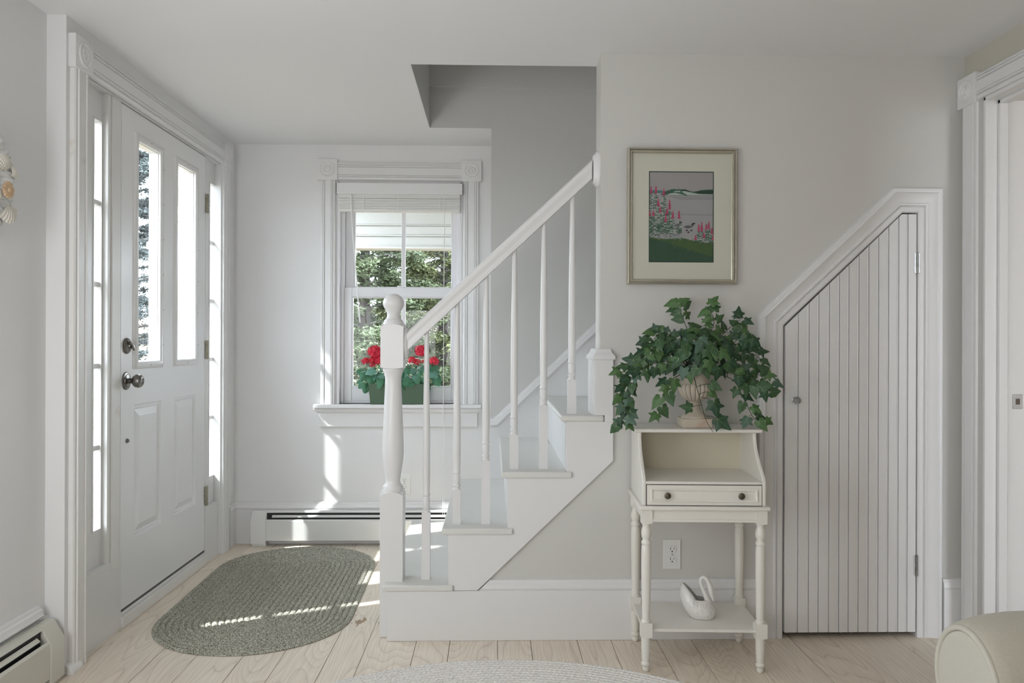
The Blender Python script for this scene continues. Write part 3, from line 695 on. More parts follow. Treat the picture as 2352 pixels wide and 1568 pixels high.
# pedestal at the wall end
pd = tag(empty('stair_pedestal', (0.425, 3.15, TZ(4))), 'short white boxed post with flared cap at the wall end', 'post')
px0, px1, py0, py1 = 0.389, 0.4615, YW - 0.022, YWB + 0.05
k = MB().prism([(px0, py0), (px1, py0), (px1, YW), (XE, YW), (XE, py1), (px0, py1)], XY(0), TZ(4), 1.074).box((0.4275, py0 + .001, TZ(4) - .026), (px1, YW, TZ(4) + .01))
k.build('post', 'trim_paint', pd, bevel=0.002)
k = MB()
for q in range(5): k.box((px0 - 0.002 - (q % 2) * .003, py0 + .02 + q * .034, TZ(4)), (px0, py0 + .044 + q * .034, 1.072))
k.build('fluting', 'trim_paint', pd, bevel=0.001)
cp = [(.0, .0), (.0, .010), (-.001, .014), (-.010, .024), (-.013, .032), (-.016, .040)]
k = MB(); vs = []; fs = []
for o_, h_ in cp + [(-.028, .040)]:
    e = 0.006 + o_
    vs += [(px0 - e, py0 - e, 1.074 + h_), (px1 + e, py0 - e, 1.074 + h_), (px1 + e, YW, 1.074 + h_), (XE + 0.001, YW, 1.074 + h_), (XE + .001, py1 + e, 1.074 + h_), (px0 - e, py1 + e, 1.074 + h_)]
for r_ in range(len(cp)):
    for i in range(6):
        j = (i + 1) % 6; fs.append((r_ * 6 + i, r_ * 6 + j, r_ * 6 + 6 + j, r_ * 6 + 6 + i))
fs += [tuple(range(6)), tuple(len(cp) * 6 + i for i in range(6))]
MB().add(vs, fs).build('cap', 'trim_paint', pd)
fix_children(pd)

# railing
YN = 3.160
nx = -0.390
rl = tag(empty('stair_railing', (nx, YN, 0)), 'white banister with ball-top newel post and six turned balusters', 'railing')
nz = lambda y: P(898, y, Y=YN - 0.03).z
pxm = lambda wpx: wpx * YN / F_PX / 2
hw = 0.0445
def sq_section(mb, zs, M0=(nx, YN), soft=0.004):
    pass
k = MB()
def square_block(k, cx, cy, hw, z0, z1, dome_lo=0.0, dome_hi=0.0):
    """turned-square block whose ends curve in like a lathe-cut shoulder"""
    N_ = 8; rows = []
    def ring(z, fn):
        r_ = []
        for s_ in range(4):
            for i in range(N_):
                t = -1 + 2 * i / N_
                a_, b_ = ((t, -1), (1, t), (-t, 1), (-1, -t))[s_]
                r_.append((cx + a_ * hw, cy + b_ * hw, z + fn(max(abs(a_), abs(b_)), sqrt(a_ * a_ + b_ * b_))))
        return r_
    rows.append(ring(z0, lambda m_, d: (d - 1) * dome_lo)); rows.append(ring(z1, lambda m_, d: -(d - 1) * dome_hi))
    vs = [p for r_ in rows for p in r_]; n_ = 4 * N_
    fs = [(i, (i + 1) % n_, n_ + (i + 1) % n_, n_ + i) for i in range(n_)]
    c0 = len(vs); vs += [(cx, cy, z0 - 0.000), (cx, cy, z1)]
    q_ = []
    # inner rings so that the shoulder reads as a cone to the turned part
    for (row, z, sgn, cc) in ((0, z0, -1, c0), (n_, z1, 1, c0 + 1)):
        for i in range(n_): fs.append((row + i, row + (i + 1) % n_, cc))
    k.add(vs, fs)
square_block(k, nx, YN, hw, 0.0, nz(1128), 0, 0.034)
square_block(k, nx, YN, hw, nz(847), nz(743), 0.014, 0.027)
Rp = lambda wpx: wpx / 2 * YN / F_PX
prof = [(Rp(46), nz(1137)), (Rp(47), nz(1127)), (Rp(48), nz(1122)), (Rp(46), nz(1118)), (Rp(41), nz(1116)), (Rp(33), nz(1110)), (Rp(33), nz(1104)), (Rp(37), nz(1090)), (Rp(42), nz(1074)), (Rp(47), nz(1055)), (Rp(49), nz(1040)), (Rp(48.5), nz(1020)), (Rp(45.5), nz(985)), (Rp(42), nz(945)), (Rp(39), nz(905)), (Rp(37), nz(875)), (Rp(37.5), nz(866)), (Rp(42), nz(857)), (Rp(47), nz(852)), (Rp(48), nz(848)), (Rp(46), nz(845))]
k.lathe(prof, (nx, YN, 0), 'z', 36)
prof = [(Rp(46), nz(748)), (Rp(48), nz(744)), (Rp(47), nz(740)), (Rp(43), nz(738)), (Rp(42), nz(735)), (Rp(36), nz(732)), (Rp(30), nz(727)), (Rp(29), nz(721)), (Rp(32), nz(715)), (Rp(39), nz(709)), (Rp(45.5), nz(703)), (Rp(48.5), nz(697)), (Rp(47.5), nz(691)), (Rp(44), nz(686)), (Rp(38), nz(681.5)), (Rp(30), nz(677.8)), (Rp(20), nz(675.2)), (Rp(9), nz(673.8)), (0.0005, nz(673.4))]
k.lathe(prof, (nx, YN, 0), 'z', 36)
k.build('newel_post', 'trim_paint', rl, bevel=0.0015)
# handrail
h0 = P(925, 790, Y=YN); h1 = P(1358, 391.5, Y=YN)
h0.x = nx + hw - 0.001; 
hd = (h1 - h0).normalized(); hn = Vector((-hd.z, 0, hd.x)); hy = Vector((0, 1, 0))
rp = [(-.026, -.026), (.026, -.026), (.027, -.014), (.0255, -.008), (.030, .004), (.031, .013), (.027, .022), (.016, .0275), (0, .029), (-.016, .0275), (-.027, .022), (-.031, .013), (-.030, .004), (-.0255, -.008), (-.027, -.014)]
vs = []; fs = []
for pc, xc in ((h0, h0.x), (h1, h1.x)):
    for a_, b_ in rp:
        q = pc + hy * a_ + hn * b_; t = (xc - q.x) / hd.x; q = q + hd * t; vs.append(q)
n_ = len(rp)
fs = [(i, (i + 1) % n_, n_ + (i + 1) % n_, n_ + i) for i in range(n_)] + [tuple(range(n_)), tuple(range(2 * n_ - 1, n_ - 1, -1))]
MB().add(vs, fs).build('handrail', 'trim_paint', rl)
# rosettes where the rail meets newel and wall
for (cx_, cz_, sgn, ry, rz_) in ((nx + hw, h0.z + .002, 1, 0.036, 0.062), (XE, h1.z + 0.004, -1, 0.040, 0.070)):
    vs = []; fs = []; seg = 32; prof_ = [(1, 0), (1, .006), (.95, .009), (.86, .010), (.82, .013), (.70, .015), (0.01, .015)]
    if sgn < 0: prof_ = [(1, 0), (1, .008), (.95, .013), (.88, .014), (.84, .019), (.76, .024), (0.01, .024)]
    for r_, h_ in prof_:
        for i in range(seg):
            t = 2 * pi * i / seg; se = 2.6
            cxx = abs(cos(t)) ** (2 / se) * (1 if cos(t) > 0 else -1); szz = abs(sin(t)) ** (2 / se) * (1 if sin(t) > 0 else -1)
            vs.append((cx_ + sgn * h_, YN + ry * r_ * cxx, cz_ + rz_ * r_ * szz))
    for q in range(len(prof_) - 1):
        for i in range(seg): j = (i + 1) % seg; fs.append((q * seg + i, q * seg + j, (q + 1) * seg + j, (q + 1) * seg + i))
    MB().add(vs, fs).build('rosette', 'trim_paint', rl)
# balusters
rail_under = lambda x: h0.z + (x - h0.x) * hd.z / hd.x - 0.026 / hd.x
bx = [(P(c_, 1000, Y=YN).x, n_, sh) for c_, n_, sh in ((979.5, 1, .262), (1049.5, 2, .135), (1116, 2, .250), (1180.5, 3, .135), (1248, 3, .250), (1313, 4, .135))]
for (x, n, sh) in bx:
    k = MB(); zb = TZ(n); zt = rail_under(x) + 0.012; s_ = 0.0165
    square_block(k, x, YN, s_, zb, zb + sh, 0, 0.009)
    z0 = zb + sh - 0.009; L_ = zt - z0
    prof = [(.0155, z0), (.0160, z0 + .008), (.0125, z0 + .014), (.0130, z0 + .018), (.0155, z0 + .022), (.0155, z0 + .027), (.0125, z0 + .031), (.0145, z0 + .045), (.0145, z0 + .062), (.0125, z0 + .070), (.0155, z0 + .073), (.0155, z0 + .078), (.0130, z0 + .082), (.0142, z0 + .12), (.0148, z0 + .17), (.0135, z0 + .17 + (L_ - .17) * .35), (.0105, z0 + .17 + (L_ - .17) * .7), (.0088, zt)]
    k.lathe(prof, (x, YN, 0), 'z', 20)
    k.build('baluster', 'trim_paint', rl)
fix_children(rl)

# ------------------------------------------------------------------ heaters
def heater(name, label, y_of, length0, length1, matn, cap_at_end):
    """hydronic baseboard heater; u runs along the wall, d out from it. y_of(u, d, z) -> xyz"""
    r = empty(name, y_of((length0 + length1) / 2, 0.0, 0)); tag(r, label, 'heater', 'baseboard heaters')
    def prism(pts, u0, u1, nm, m_, bev=0.0015):
        k = MB(); n_ = len(pts); vs = [y_of(u0, d, z) for d, z in pts] + [y_of(u1, d, z) for d, z in pts]
        k.add(vs, [tuple(range(n_)), tuple(range(2 * n_ - 1, n_ - 1, -1))] + [(i, (i + 1) % n_, n_ + (i + 1) % n_, n_ + i) for i in range(n_)])
        k.build(nm, m_, r, bevel=bev)
    e = 0.085 if length1 > length0 else -0.085
    c0, c1 = length0, length0 + e
    prism([(.018, .012), (.078, .012), (.078, .135), (.046, .193), (.018, .193)], c0, c1, 'end_cap', matn, .003)
    prism([(.022, 0), (.070, 0), (.070, .020), (.022, .020)], c0 + e * .1, c1, 'foot', matn)
    prism([(.018, .010), (.021, .010), (.021, .190), (.018, .190)], c1, length1, 'back_plate', matn, 0)
    prism([(.068, .030), (.074, .030), (.075, .140), (.066, .148), (.064, .144), (.068, .138)], c1, length1, 'front_panel', matn)
    prism([(.018, .190), (.018, .193), (.046, .193), (.052, .182), (.049, .181), (.044, .190)], c1, length1, 'top_hood', matn, .0008)
    prism([(.024, .136), (.046, .136), (.046, .184), (.024, .188)], c1, length1, 'shadow_slot', 'dark_gap', 0)
    prism([(.050, .163), (.060, .156), (.0615, .159), (.050, .169)], c1 + e * .35, length1, 'damper', matn, .0005)
    prism([(.024, .03), (.060, .03), (.060, .135), (.024, .135)], c1, length1, 'fins', 'dark_gap', 0)
    fix_children(r); return r
heater('baseboard_heater', 'white metal baseboard heater under the window', lambda u, d, z: (u, YB - d, z), -1.345 , -0.03, 'heater_enamel', True)
heater('baseboard_heater', 'yellowed metal baseboard heater at the lower left edge', lambda u, d, z: (XLN + d * 1.08, u, z * 1.05), 2.755, 0.3, 'heater_enamel_old', True)

# ------------------------------------------------------------------ outlets
def outlet(x0, x1, z0, z1, y, label):
    o = tag(empty('wall_outlet', ((x0 + x1) / 2, y, (z0 + z1) / 2)), label, 'outlet', 'duplex wall outlets')
    MB().box((x0, y - 0.005, z0), (x1, y, z1)).build('cover_plate', 'outlet_plastic', o, bevel=0.003, seg=3)
    cx_, cz_ = (x0 + x1) / 2, (z0 + z1) / 2
    for s_ in (-1, 1):
        zc = cz_ + s_ * 0.0195
        pts = []
        for i in range(24):
            t = 2 * pi * i / 24; pts.append((cx_ + .0170 * cos(t), zc + max(-.0135, min(.0135, .0170 * sin(t)))))
        rc = MB().prism(pts, XZ(y - 0.0045), 0, .003).build('receptacle', 'outlet_plastic', o, bevel=0.0006)
        k = MB(); yy = y - 0.0078
        k.box((cx_ - .0078, yy - .0003, zc - .001), (cx_ - .0058, yy + .001, zc + .0075)); k.box((cx_ + .0058, yy - .0003, zc + .0), (cx_ + .0076, yy + .001, zc + .0065))
        k.lathe([(.0001, -.0003), (.0026, -.0003), (.0026, .001)], (cx_, yy, zc - .0075), 'y', 12)
        k.build('slot', 'dark_gap', rc)
    MB().ball((cx_, y - .0053, cz_), (.003, .0012, .003), 10, 5).build('screw', 'steel', o)
    for ch in o.children:
        ch.matrix_parent_inverse = Matrix.Translation(-Vector(o.location))
    return o
a, b = P(1523, 1238, Y=YW), P(1563, 1306, Y=YW)
outlet(a.x, b.x, b.z, a.z, YW, 'white wall outlet below the print, seen under the console table')
outlet(-0.535, -0.465, 0.279, 0.393, YB, 'white wall outlet on the window wall beside the newel post')

# ------------------------------------------------------------------ under-stair cupboard door
cd_ = structure(empty('door_2', (1.38, YW, 0)), 'white tongue-and-groove under-stair door with a slanted top')
def door_top(x):
    return min(1.640, 1.203 + (x - 1.127) * (1.640 - 1.203) / (1.583 - 1.127))
edges = [1.1275] + [P(v, 1300, Y=YW - .012).x for v in (1832.6, 1857.6, 1880, 1904, 1927, 1949, 1972, 1994.6, 2017, 2040, 2063, 2084)] + [1.640]
yf = YW - 0.012
for i in range(len(edges) - 1):
    x0, x1 = edges[i], edges[i + 1]
    k = MB(); zb = 0.022
    # cross-section with a bead along the right-hand edge
    kink = [(1.583, .0)] if x0 + .002 < 1.583 < x1 - .009 else []
    sec = [(x0 + .0002, .007), (x0 + .0016, .0)] + kink + [(x1 - .0085, .0), (x1 - .0075, .0022), (x1 - .0062, .0008), (x1 - .0042, -.0004), (x1 - .0022, .0008), (x1 - .0010, .0035), (x1 - .0002, .007), (x1 - .0002, .022)] + ([(1.583, .022)] if kink else []) + [(x0 + .0002, .022)]
    if i == len(edges) - 2: sec = [(x0 + .0002, .010), (x0 + .0016, 0), (x1 - .001, 0), (x1, .001), (x1, .022), (x0, .022)]
    n_ = len(sec)
    vs = [(x, yf + d, zb) for x, d in sec] + [(x, yf + d, door_top(x)) for x, d in sec]
    # kink of the top corner
    fs = [tuple(range(n_)), tuple(range(2 * n_ - 1, n_ - 1, -1))] + [(j, (j + 1) % n_, n_ + (j + 1) % n_, n_ + j) for j in range(n_)]
    k.add(vs, fs); k.build('board', 'trim_paint', cd_, smooth=25)
kp = P(1825, 918, Y=yf)
MB().lathe([(.011, 0), (.0115, -.002), (.009, -.004), (.006, -.005), (.005, -.010)], (kp.x, yf, kp.z), 'y', 20).build('knob_plate', 'steel', cd_)
kn = MB().lathe([(.004, -.008), (.006, -.012), (.013, -.018), (.015, -.024), (.0135, -.030), (.009, -.033), (.0005, -.033)], (kp.x, yf, kp.z), 'y', 12, flute=None).build('glass_knob', 'crystal', cd_, smooth=12)
tag(kn, 'clear faceted glass knob')
for ya, yb_ in ((580, 628), (1274, 1322)):
    z1_ = P(2103, ya, Y=yf).z; z0_ = P(2103, yb_, Y=yf).z
    k = MB().tube([(1.6425, yf - .004, z0_), (1.6425, yf - .004, z1_)], .0045, 10)
    k.box((1.6425, yf - .0065, z0_ + .002), (1.6495, yf - .003, z1_ - .002)).box((1.632, yf - .0015, z0_ + .002), (1.6425, yf - .0005, z1_ - .002))
    for q in range(1, 4): k.lathe([(.0052, -.001), (.0052, .001)], (1.6425, yf - .004, z0_ + (z1_ - z0_) * q / 4), 'z', 10)
    k.build('hinge', 'steel', cd_)
fix_children(cd_)
# casing of the cupboard door (mitred)
prf = [(0, -.02), (0, .012), (.006, .016), (.022, .016), (.026, .011), (.030, .019), (.036, .020), (.040, .013), (.060, .018), (.074, .022), (.080, .026), (.084, .019), (.092, .021), (.100, .020), (.104, .012), (.104, 0), (.098, -.004)]
prf = [(o_ * 0.93, h_) for o_, h_ in prf]
pth = [(dR + .001, 0), (dR + .001, dT - .004), (1.584, dT - .004), (dL - .001, 1.208), (dL - .001, 0)]
prr = [(-o_, h_) for o_, h_ in prf]
structure(MB().sweep(pth, prr, XZ(YW), closed=False).build('trim_7', 'trim_paint'), 'mitred moulded casing around the under-stair door')

# ------------------------------------------------------------------ doorway on the right
t8 = structure(empty('trim_8', (XR, 2.95, 0)), 'fluted casing of the doorway at the right edge')
FR = YZ(XR, -1)
corner_block(t8, FR, 2.978, 3.094, 2.045, 2.160, h=0.032)
MB().sweep([(2.975, 0), (2.975, 2.046)], [(-a_, b_) for a_, b_ in casing_profile(0.10, 0.030)], FR).build('side_casing', 'trim_paint', t8)
MB().sweep([(1.9, 2.056), (2.978, 2.056)], casing_profile(0.094, 0.030), FR).build('head_casing', 'trim_paint', t8)
MB().sweep([(2.10, 2.046), (2.10, 0)], [(-a_, b_) for a_, b_ in casing_profile(0.10, 0.030)], FR).build('side_casing', 'trim_paint', t8)
k = MB().box((XR - 0.012, oY1 - 0.012, 0), (XR + 0.145, oY1 + 0.001, oZ)).box((XR - 0.012, oY0 - 0.001, 0), (XR + 0.145, oY0 + 0.012, oZ)).box((XR - 0.012, oY0, oZ - 0.014), (XR + 0.145, oY1, oZ + .001))
k.build('jamb', 'trim_paint', t8, bevel=0.0015)
k = MB().box((XR + 0.034, oY1 - 0.026, 0), (XR + 0.066, oY1 - 0.012, oZ - .014)).box((XR + 0.034, oY0 + .012, oZ - .028), (XR + 0.066, oY1 - .012, oZ - .014)).build('door_stop', 'trim_paint', t8, bevel=0.0015)
sp_ = P(2336, 922, Y=oY1 - .0125)
k = MB(); k.prism([(sp_.x - .017, sp_.z - .027), (sp_.x + .020, sp_.z - .027), (sp_.x + .020, sp_.z + .027), (sp_.x - .017, sp_.z + .027)], XZ(oY1 - .012), 0, .0018)
spo = k.build('strike_plate', 'steel', t8, bevel=0.0006)
MB().prism([(sp_.x - .006, sp_.z - .011), (sp_.x + .010, sp_.z - .011), (sp_.x + .010, sp_.z + .011), (sp_.x - .006, sp_.z + .011)], XZ(oY1 - .0139), 0, .0004).build('latch_hole', 'far_room_dark', t8)
fix_children(t8)

# ------------------------------------------------------------------ rugs
def braid_height(s, t):
    """s along the row in braid pitches, t across the row -1..1 -> height 0..1 of a three-strand braid"""
    env = np.sqrt(np.clip(1 - t * t, 0, 1))
    side = np.where(t > 0, 0.0, 0.5)
    ph = (s + side + np.abs(t) * 0.55) % 1.0
    lob = np.sin(np.pi * ph) ** 0.7
    return env ** 0.7 * (0.45 + 0.55 * lob)
def rug_mesh(name, sdf, bounds, res, row, pitch, height, material, inward, arc):
    """height-field rug; sdf(x, y) = distance inside the edge; arc(x, y) = length along the row"""
    x0, x1, y0, y1 = bounds
    nx_ = int((x1 - x0) / res) + 1; ny_ = int((y1 - y0) / res) + 1
    X, Y = np.meshgrid(np.linspace(x0, x1, nx_), np.linspace(y0, y1, ny_), indexing='ij')
    return X, Y
# oval braided rug by the door: built row by row along the oval, so that each coil is real
def oval_rug(name, label, cx, cy, half_w, half_l, rot, row, pitch, hgt, material, r_segs=6, s_res=0.0042, keep=None, rmin=0):
    nrow = int(half_w / row); L_ = half_l - half_w        # straight half length
    vs = []; fs = []; base = 0
    R = Matrix.Rotation(rot, 2)
    for q in range(nrow):
        rc = half_w - (q + 0.5) * row
        if rc < row * 0.4: continue
        per = 4 * L_ + 2 * pi * rc; n = max(24, int(per / s_res)) if not keep else max(24, int(per / s_res))
        npitch = max(3, round(per / pitch))
        s = np.arange(n) / n * per
        # oval centre line
        seg1 = 2 * L_; arc = pi * rc
        x = np.zeros(n); y = np.zeros(n); tx = np.zeros(n); ty = np.zeros(n)
        m1 = s < seg1; x[m1] = rc; y[m1] = -L_ + s[m1]; tx[m1] = 1; ty[m1] = 0
        m2 = (s >= seg1) & (s < seg1 + arc); a_ = (s[m2] - seg1) / rc; x[m2] = rc * np.cos(a_); y[m2] = L_ + rc * np.sin(a_); tx[m2] = np.cos(a_); ty[m2] = np.sin(a_)
        m3 = (s >= seg1 + arc) & (s < 2 * seg1 + arc); x[m3] = -rc; y[m3] = L_ - (s[m3] - seg1 - arc); tx[m3] = -1; ty[m3] = 0
        m4 = s >= 2 * seg1 + arc; a_ = pi + (s[m4] - 2 * seg1 - arc) / rc; x[m4] = rc * np.cos(a_); y[m4] = -L_ + rc * np.sin(a_); tx[m4] = np.cos(a_); ty[m4] = np.sin(a_)
        if keep:
            kk = keep(cx + x, cy + y)
            if not kk.any(): continue
        T = np.linspace(-1, 1, r_segs + 1)
        ps = s / per * npitch + q * 0.37
        wob = 0.0012 * np.sin(s * 3.1 + q)
        for t in T:
            hh = braid_height(ps, np.full(n, t)) * hgt * (0.92 + 0.08 * np.sin(ps * 2.39 + q * 1.7)) + 0.0015
            if abs(t) == 1: hh = np.full(n, 0.0015)
            ox = x + tx * (t * row * 0.5 * -1 + wob); oy = y + ty * (t * row * 0.5 * -1 + wob)
            vs.append(np.stack([ox, oy, hh], 1))
        nT = len(T)
        idx = base + np.arange(nT)[:, None] * n + np.arange(n)[None, :]
        a = idx[:-1, :]; b = idx[1:, :]
        f = np.stack([a, np.roll(a, -1, 1), np.roll(b, -1, 1), b], -1)
        if keep:
            f = f[:, kk, :] if kk.shape[0] == n else f
        fs.append(f.reshape(-1, 4)); base += nT * n
    V = np.concatenate(vs); Fc = np.concatenate(fs)
    used, inv = np.unique(Fc, return_inverse=True); V = V[used]; Fc = inv.reshape(-1, 4)
    me = bpy.data.meshes.new(name); me.vertices.add(len(V)); me.vertices.foreach_set('co', V.ravel())
    me.loops.add(Fc.size); me.loops.foreach_set('vertex_index', Fc.ravel().astype(np.int32))
    me.polygons.add(len(Fc)); me.polygons.foreach_set('loop_start', np.arange(0, Fc.size, 4, dtype=np.int32)); me.polygons.foreach_set('use_smooth', np.ones(len(Fc), bool))
    me.update(); me.validate(); me.materials.append(MAT[material])
    o = bpy.data.objects.new(name, me); COL.objects.link(o); o.location = (cx, cy, 0); o.rotation_euler = (0, 0, rot)
    return o
rug = oval_rug('braided_rug', '', -0.977, 3.705, 0.392, 0.770, radians(1.5), 0.0245, 0.021, 0.009, 'yarn_sage')
tag(rug, 'grey-green oval braided rug lying in front of the front door', 'rug')
k = MB(); pts = []
for i in range(64):
    t = 2 * pi * i / 64; rr = 0.386; pts.append((rr * cos(t), (0.378 if sin(t) > 0 else -0.378) + rr * sin(t)))
bk = k.prism(pts, XY(0), 0.0003, 0.0022).build('backing', 'yarn_sage', rug)
rug2 = oval_rug('braided_rug', '', 0.04, 1.86, 0.98, 1.02, 0, 0.0195, 0.017, 0.008, 'yarn_cream', keep=lambda x, y: y > 2.45, s_res=0.0036)
tag(rug2, 'cream braided rug whose rounded edge shows at the bottom of the photo', 'rug')
k = MB(); pts = []
for i in range(96):
    t = 2 * pi * i / 96; rr = 0.975; pts.append((rr * cos(t), (0.04 if sin(t) > 0 else -0.04) + rr * sin(t)))
k.prism(pts, XY(0), 0.0003, 0.0045).build('backing', 'yarn_cream', rug2)

# ------------------------------------------------------------------ console table
cx, cy = 0.737, 2.918
con = tag(empty('console_table', (cx, cy, 0), -0.045), 'cream console table with turned legs, one drawer and open shelf', 'table')
def cpart(mb, name, material='console_paint', **kk):
    o = mb.build(name, material, con, **kk); return o
lw, ld = 0.197, 0.142       # leg centre offsets
def leg_mb(x, y):
    k = MB(); hb = 0.0185
    square_block(k, x, y, hb, 0.514, 0.562, .004, 0)
    square_block(k, x, y, hb + .001, 0.120, 0.172, .005, .005)
    prof = [(.004, .0), (.0095, .001), (.0115, .006), (.0125, .012), (.011, .017), (.0135, .019), (.0165, .025), (.0155, .031), (.012, .034), (.0135, .040), (.0155, .075), (.0165, .122)]
    k.lathe(prof, (x, y, 0), 'z', 24)
    prof = [(.0150, .168), (.0165, .173), (.0165, .178), (.0135, .181), (.0140, .188), (.0155, .26), (.0168, .34), (.0172, .41), (.0160, .432), (.0140, .437), (.0165, .441), (.0172, .446), (.0165, .451), (.0130, .455), (.0125, .459), (.0165, .468), (.0178, .480), (.0160, .492), (.0125, .503), (.0140, .508), (.0160, .511), (.0150, .516)]
    k.lathe(prof, (x, y, 0), 'z', 24); return k
for sx in (-1, 1):
    for sy in (-1, 1): cpart(leg_mb(sx * lw, sy * ld), 'leg')
k = MB().box((-lw, -ld - .012, .522), (lw, -ld + .004, .562)).box((-lw, ld - .004, .522), (lw, ld + .012, .562)).box((-lw - .012, -ld, .522), (-lw + .004, ld, .562)).box((lw - .004, -ld, .522), (lw + .012, ld, .562))
k.box((-lw + .018, -ld - .016, .520), (lw - .018, -ld - .010, .530))
cpart(k, 'apron', bevel=0.0015)
cpart(MB().box((-lw - .028, -ld - .028, .562), (lw + .028, ld + .024, .576)), 'deck', bevel=0.005, seg=3)
k = MB(); pts = [(-lw + .012, -ld - .008), (lw - .012, -ld - .008), (lw + .012, -ld + .016), (lw + .012, ld - .016), (lw - .012, ld + .008), (-lw + .012, ld + .008), (-lw - .012, ld - .016), (-lw - .012, -ld + .016)]
cpart(MB().prism(pts, XY(0), .138, .148), 'lower_shelf', bevel=0.002)
# upper cabinet
Wd = 0.2125
fy0, fyT = -ld - 0.012, -ld + 0.108   # front of the drawer, front of the top
bk_y = ld + 0.012
def side_poly():
    p_ = [(bk_y, .576), (fy0, .576), (fy0, .662)]
    for i in range(1, 13):
        t = i / 12; y = fy0 + (fyT - fy0) * (1 - cos(t * pi * .5)) ** 0.9 if t < 1 else fyT
        z = .662 + (.808 - .662) * (t * 0.85 + .15 * t * t)
        y = fy0 + (fyT - fy0) * (sin(t * pi / 2) ** 1.35)
        p_.append((y, z))
    p_.append((fyT, .816)); p_.append((bk_y, .816)); return p_
for s_ in (-1, 1):
    xa = s_ * Wd; xb = s_ * (Wd - .013)
    cpart(MB().prism(side_poly(), lambda a, b, h: (h, a, b), min(xa, xb), max(xa, xb)), 'side_panel', bevel=0.003)
cpart(MB().box((-Wd + .013, bk_y - .008, .576), (Wd - .013, bk_y, .816)), 'back_panel', 'console_back')
cpart(MB().box((-Wd + .013, fy0 - .001, .650), (Wd - .013, bk_y - .008, .660)), 'desk_shelf', bevel=0.002)
cpart(MB().box((-Wd - .012, fyT - .010, .816), (Wd + .020, bk_y + .008, .829)), 'top', bevel=0.004, seg=3)
cpart(MB().box((-Wd + .013, fy0 + .004, .576), (Wd - .013, fy0 + .010, .650)), 'front_rail', 'dark_gap')
dr = cpart(MB().box((-Wd + .0155, fy0 - .002, .5785), (Wd - .0155, fy0 + .006, .6475)), 'drawer', bevel=0.0008)
def frame_on(a0, a1, b0, b1, y):
    return MB().sweep([(a0, b0), (a1, b0), (a1, b1), (a0, b1)], [(0, 0), (0, .0035), (.003, .005), (.006, .004), (.008, .0015), (.010, 0)], XZ(y), closed=True)
frame_on(-Wd + .028, Wd - .028, .590, .636, fy0 - .002).build('drawer_moulding', 'console_paint', dr)
for xx in (-.128, .125):
    kb_ = MB().lathe([(.005, 0), (.0045, -.006), (.006, -.009), (.0105, -.011), (.0115, -.014), (.0105, -.017), (.006, -.0185), (.0005, -.019)], (xx, fy0 - .002, .613), 'y', 20)
    kk_ = kb_.build('knob', 'knob_bronze', dr)
T_con = Matrix.Translation(con.location) @ con.rotation_euler.to_matrix().to_4x4()
def con_pt(x, y, z): return T_con @ Vector((x, y, z))

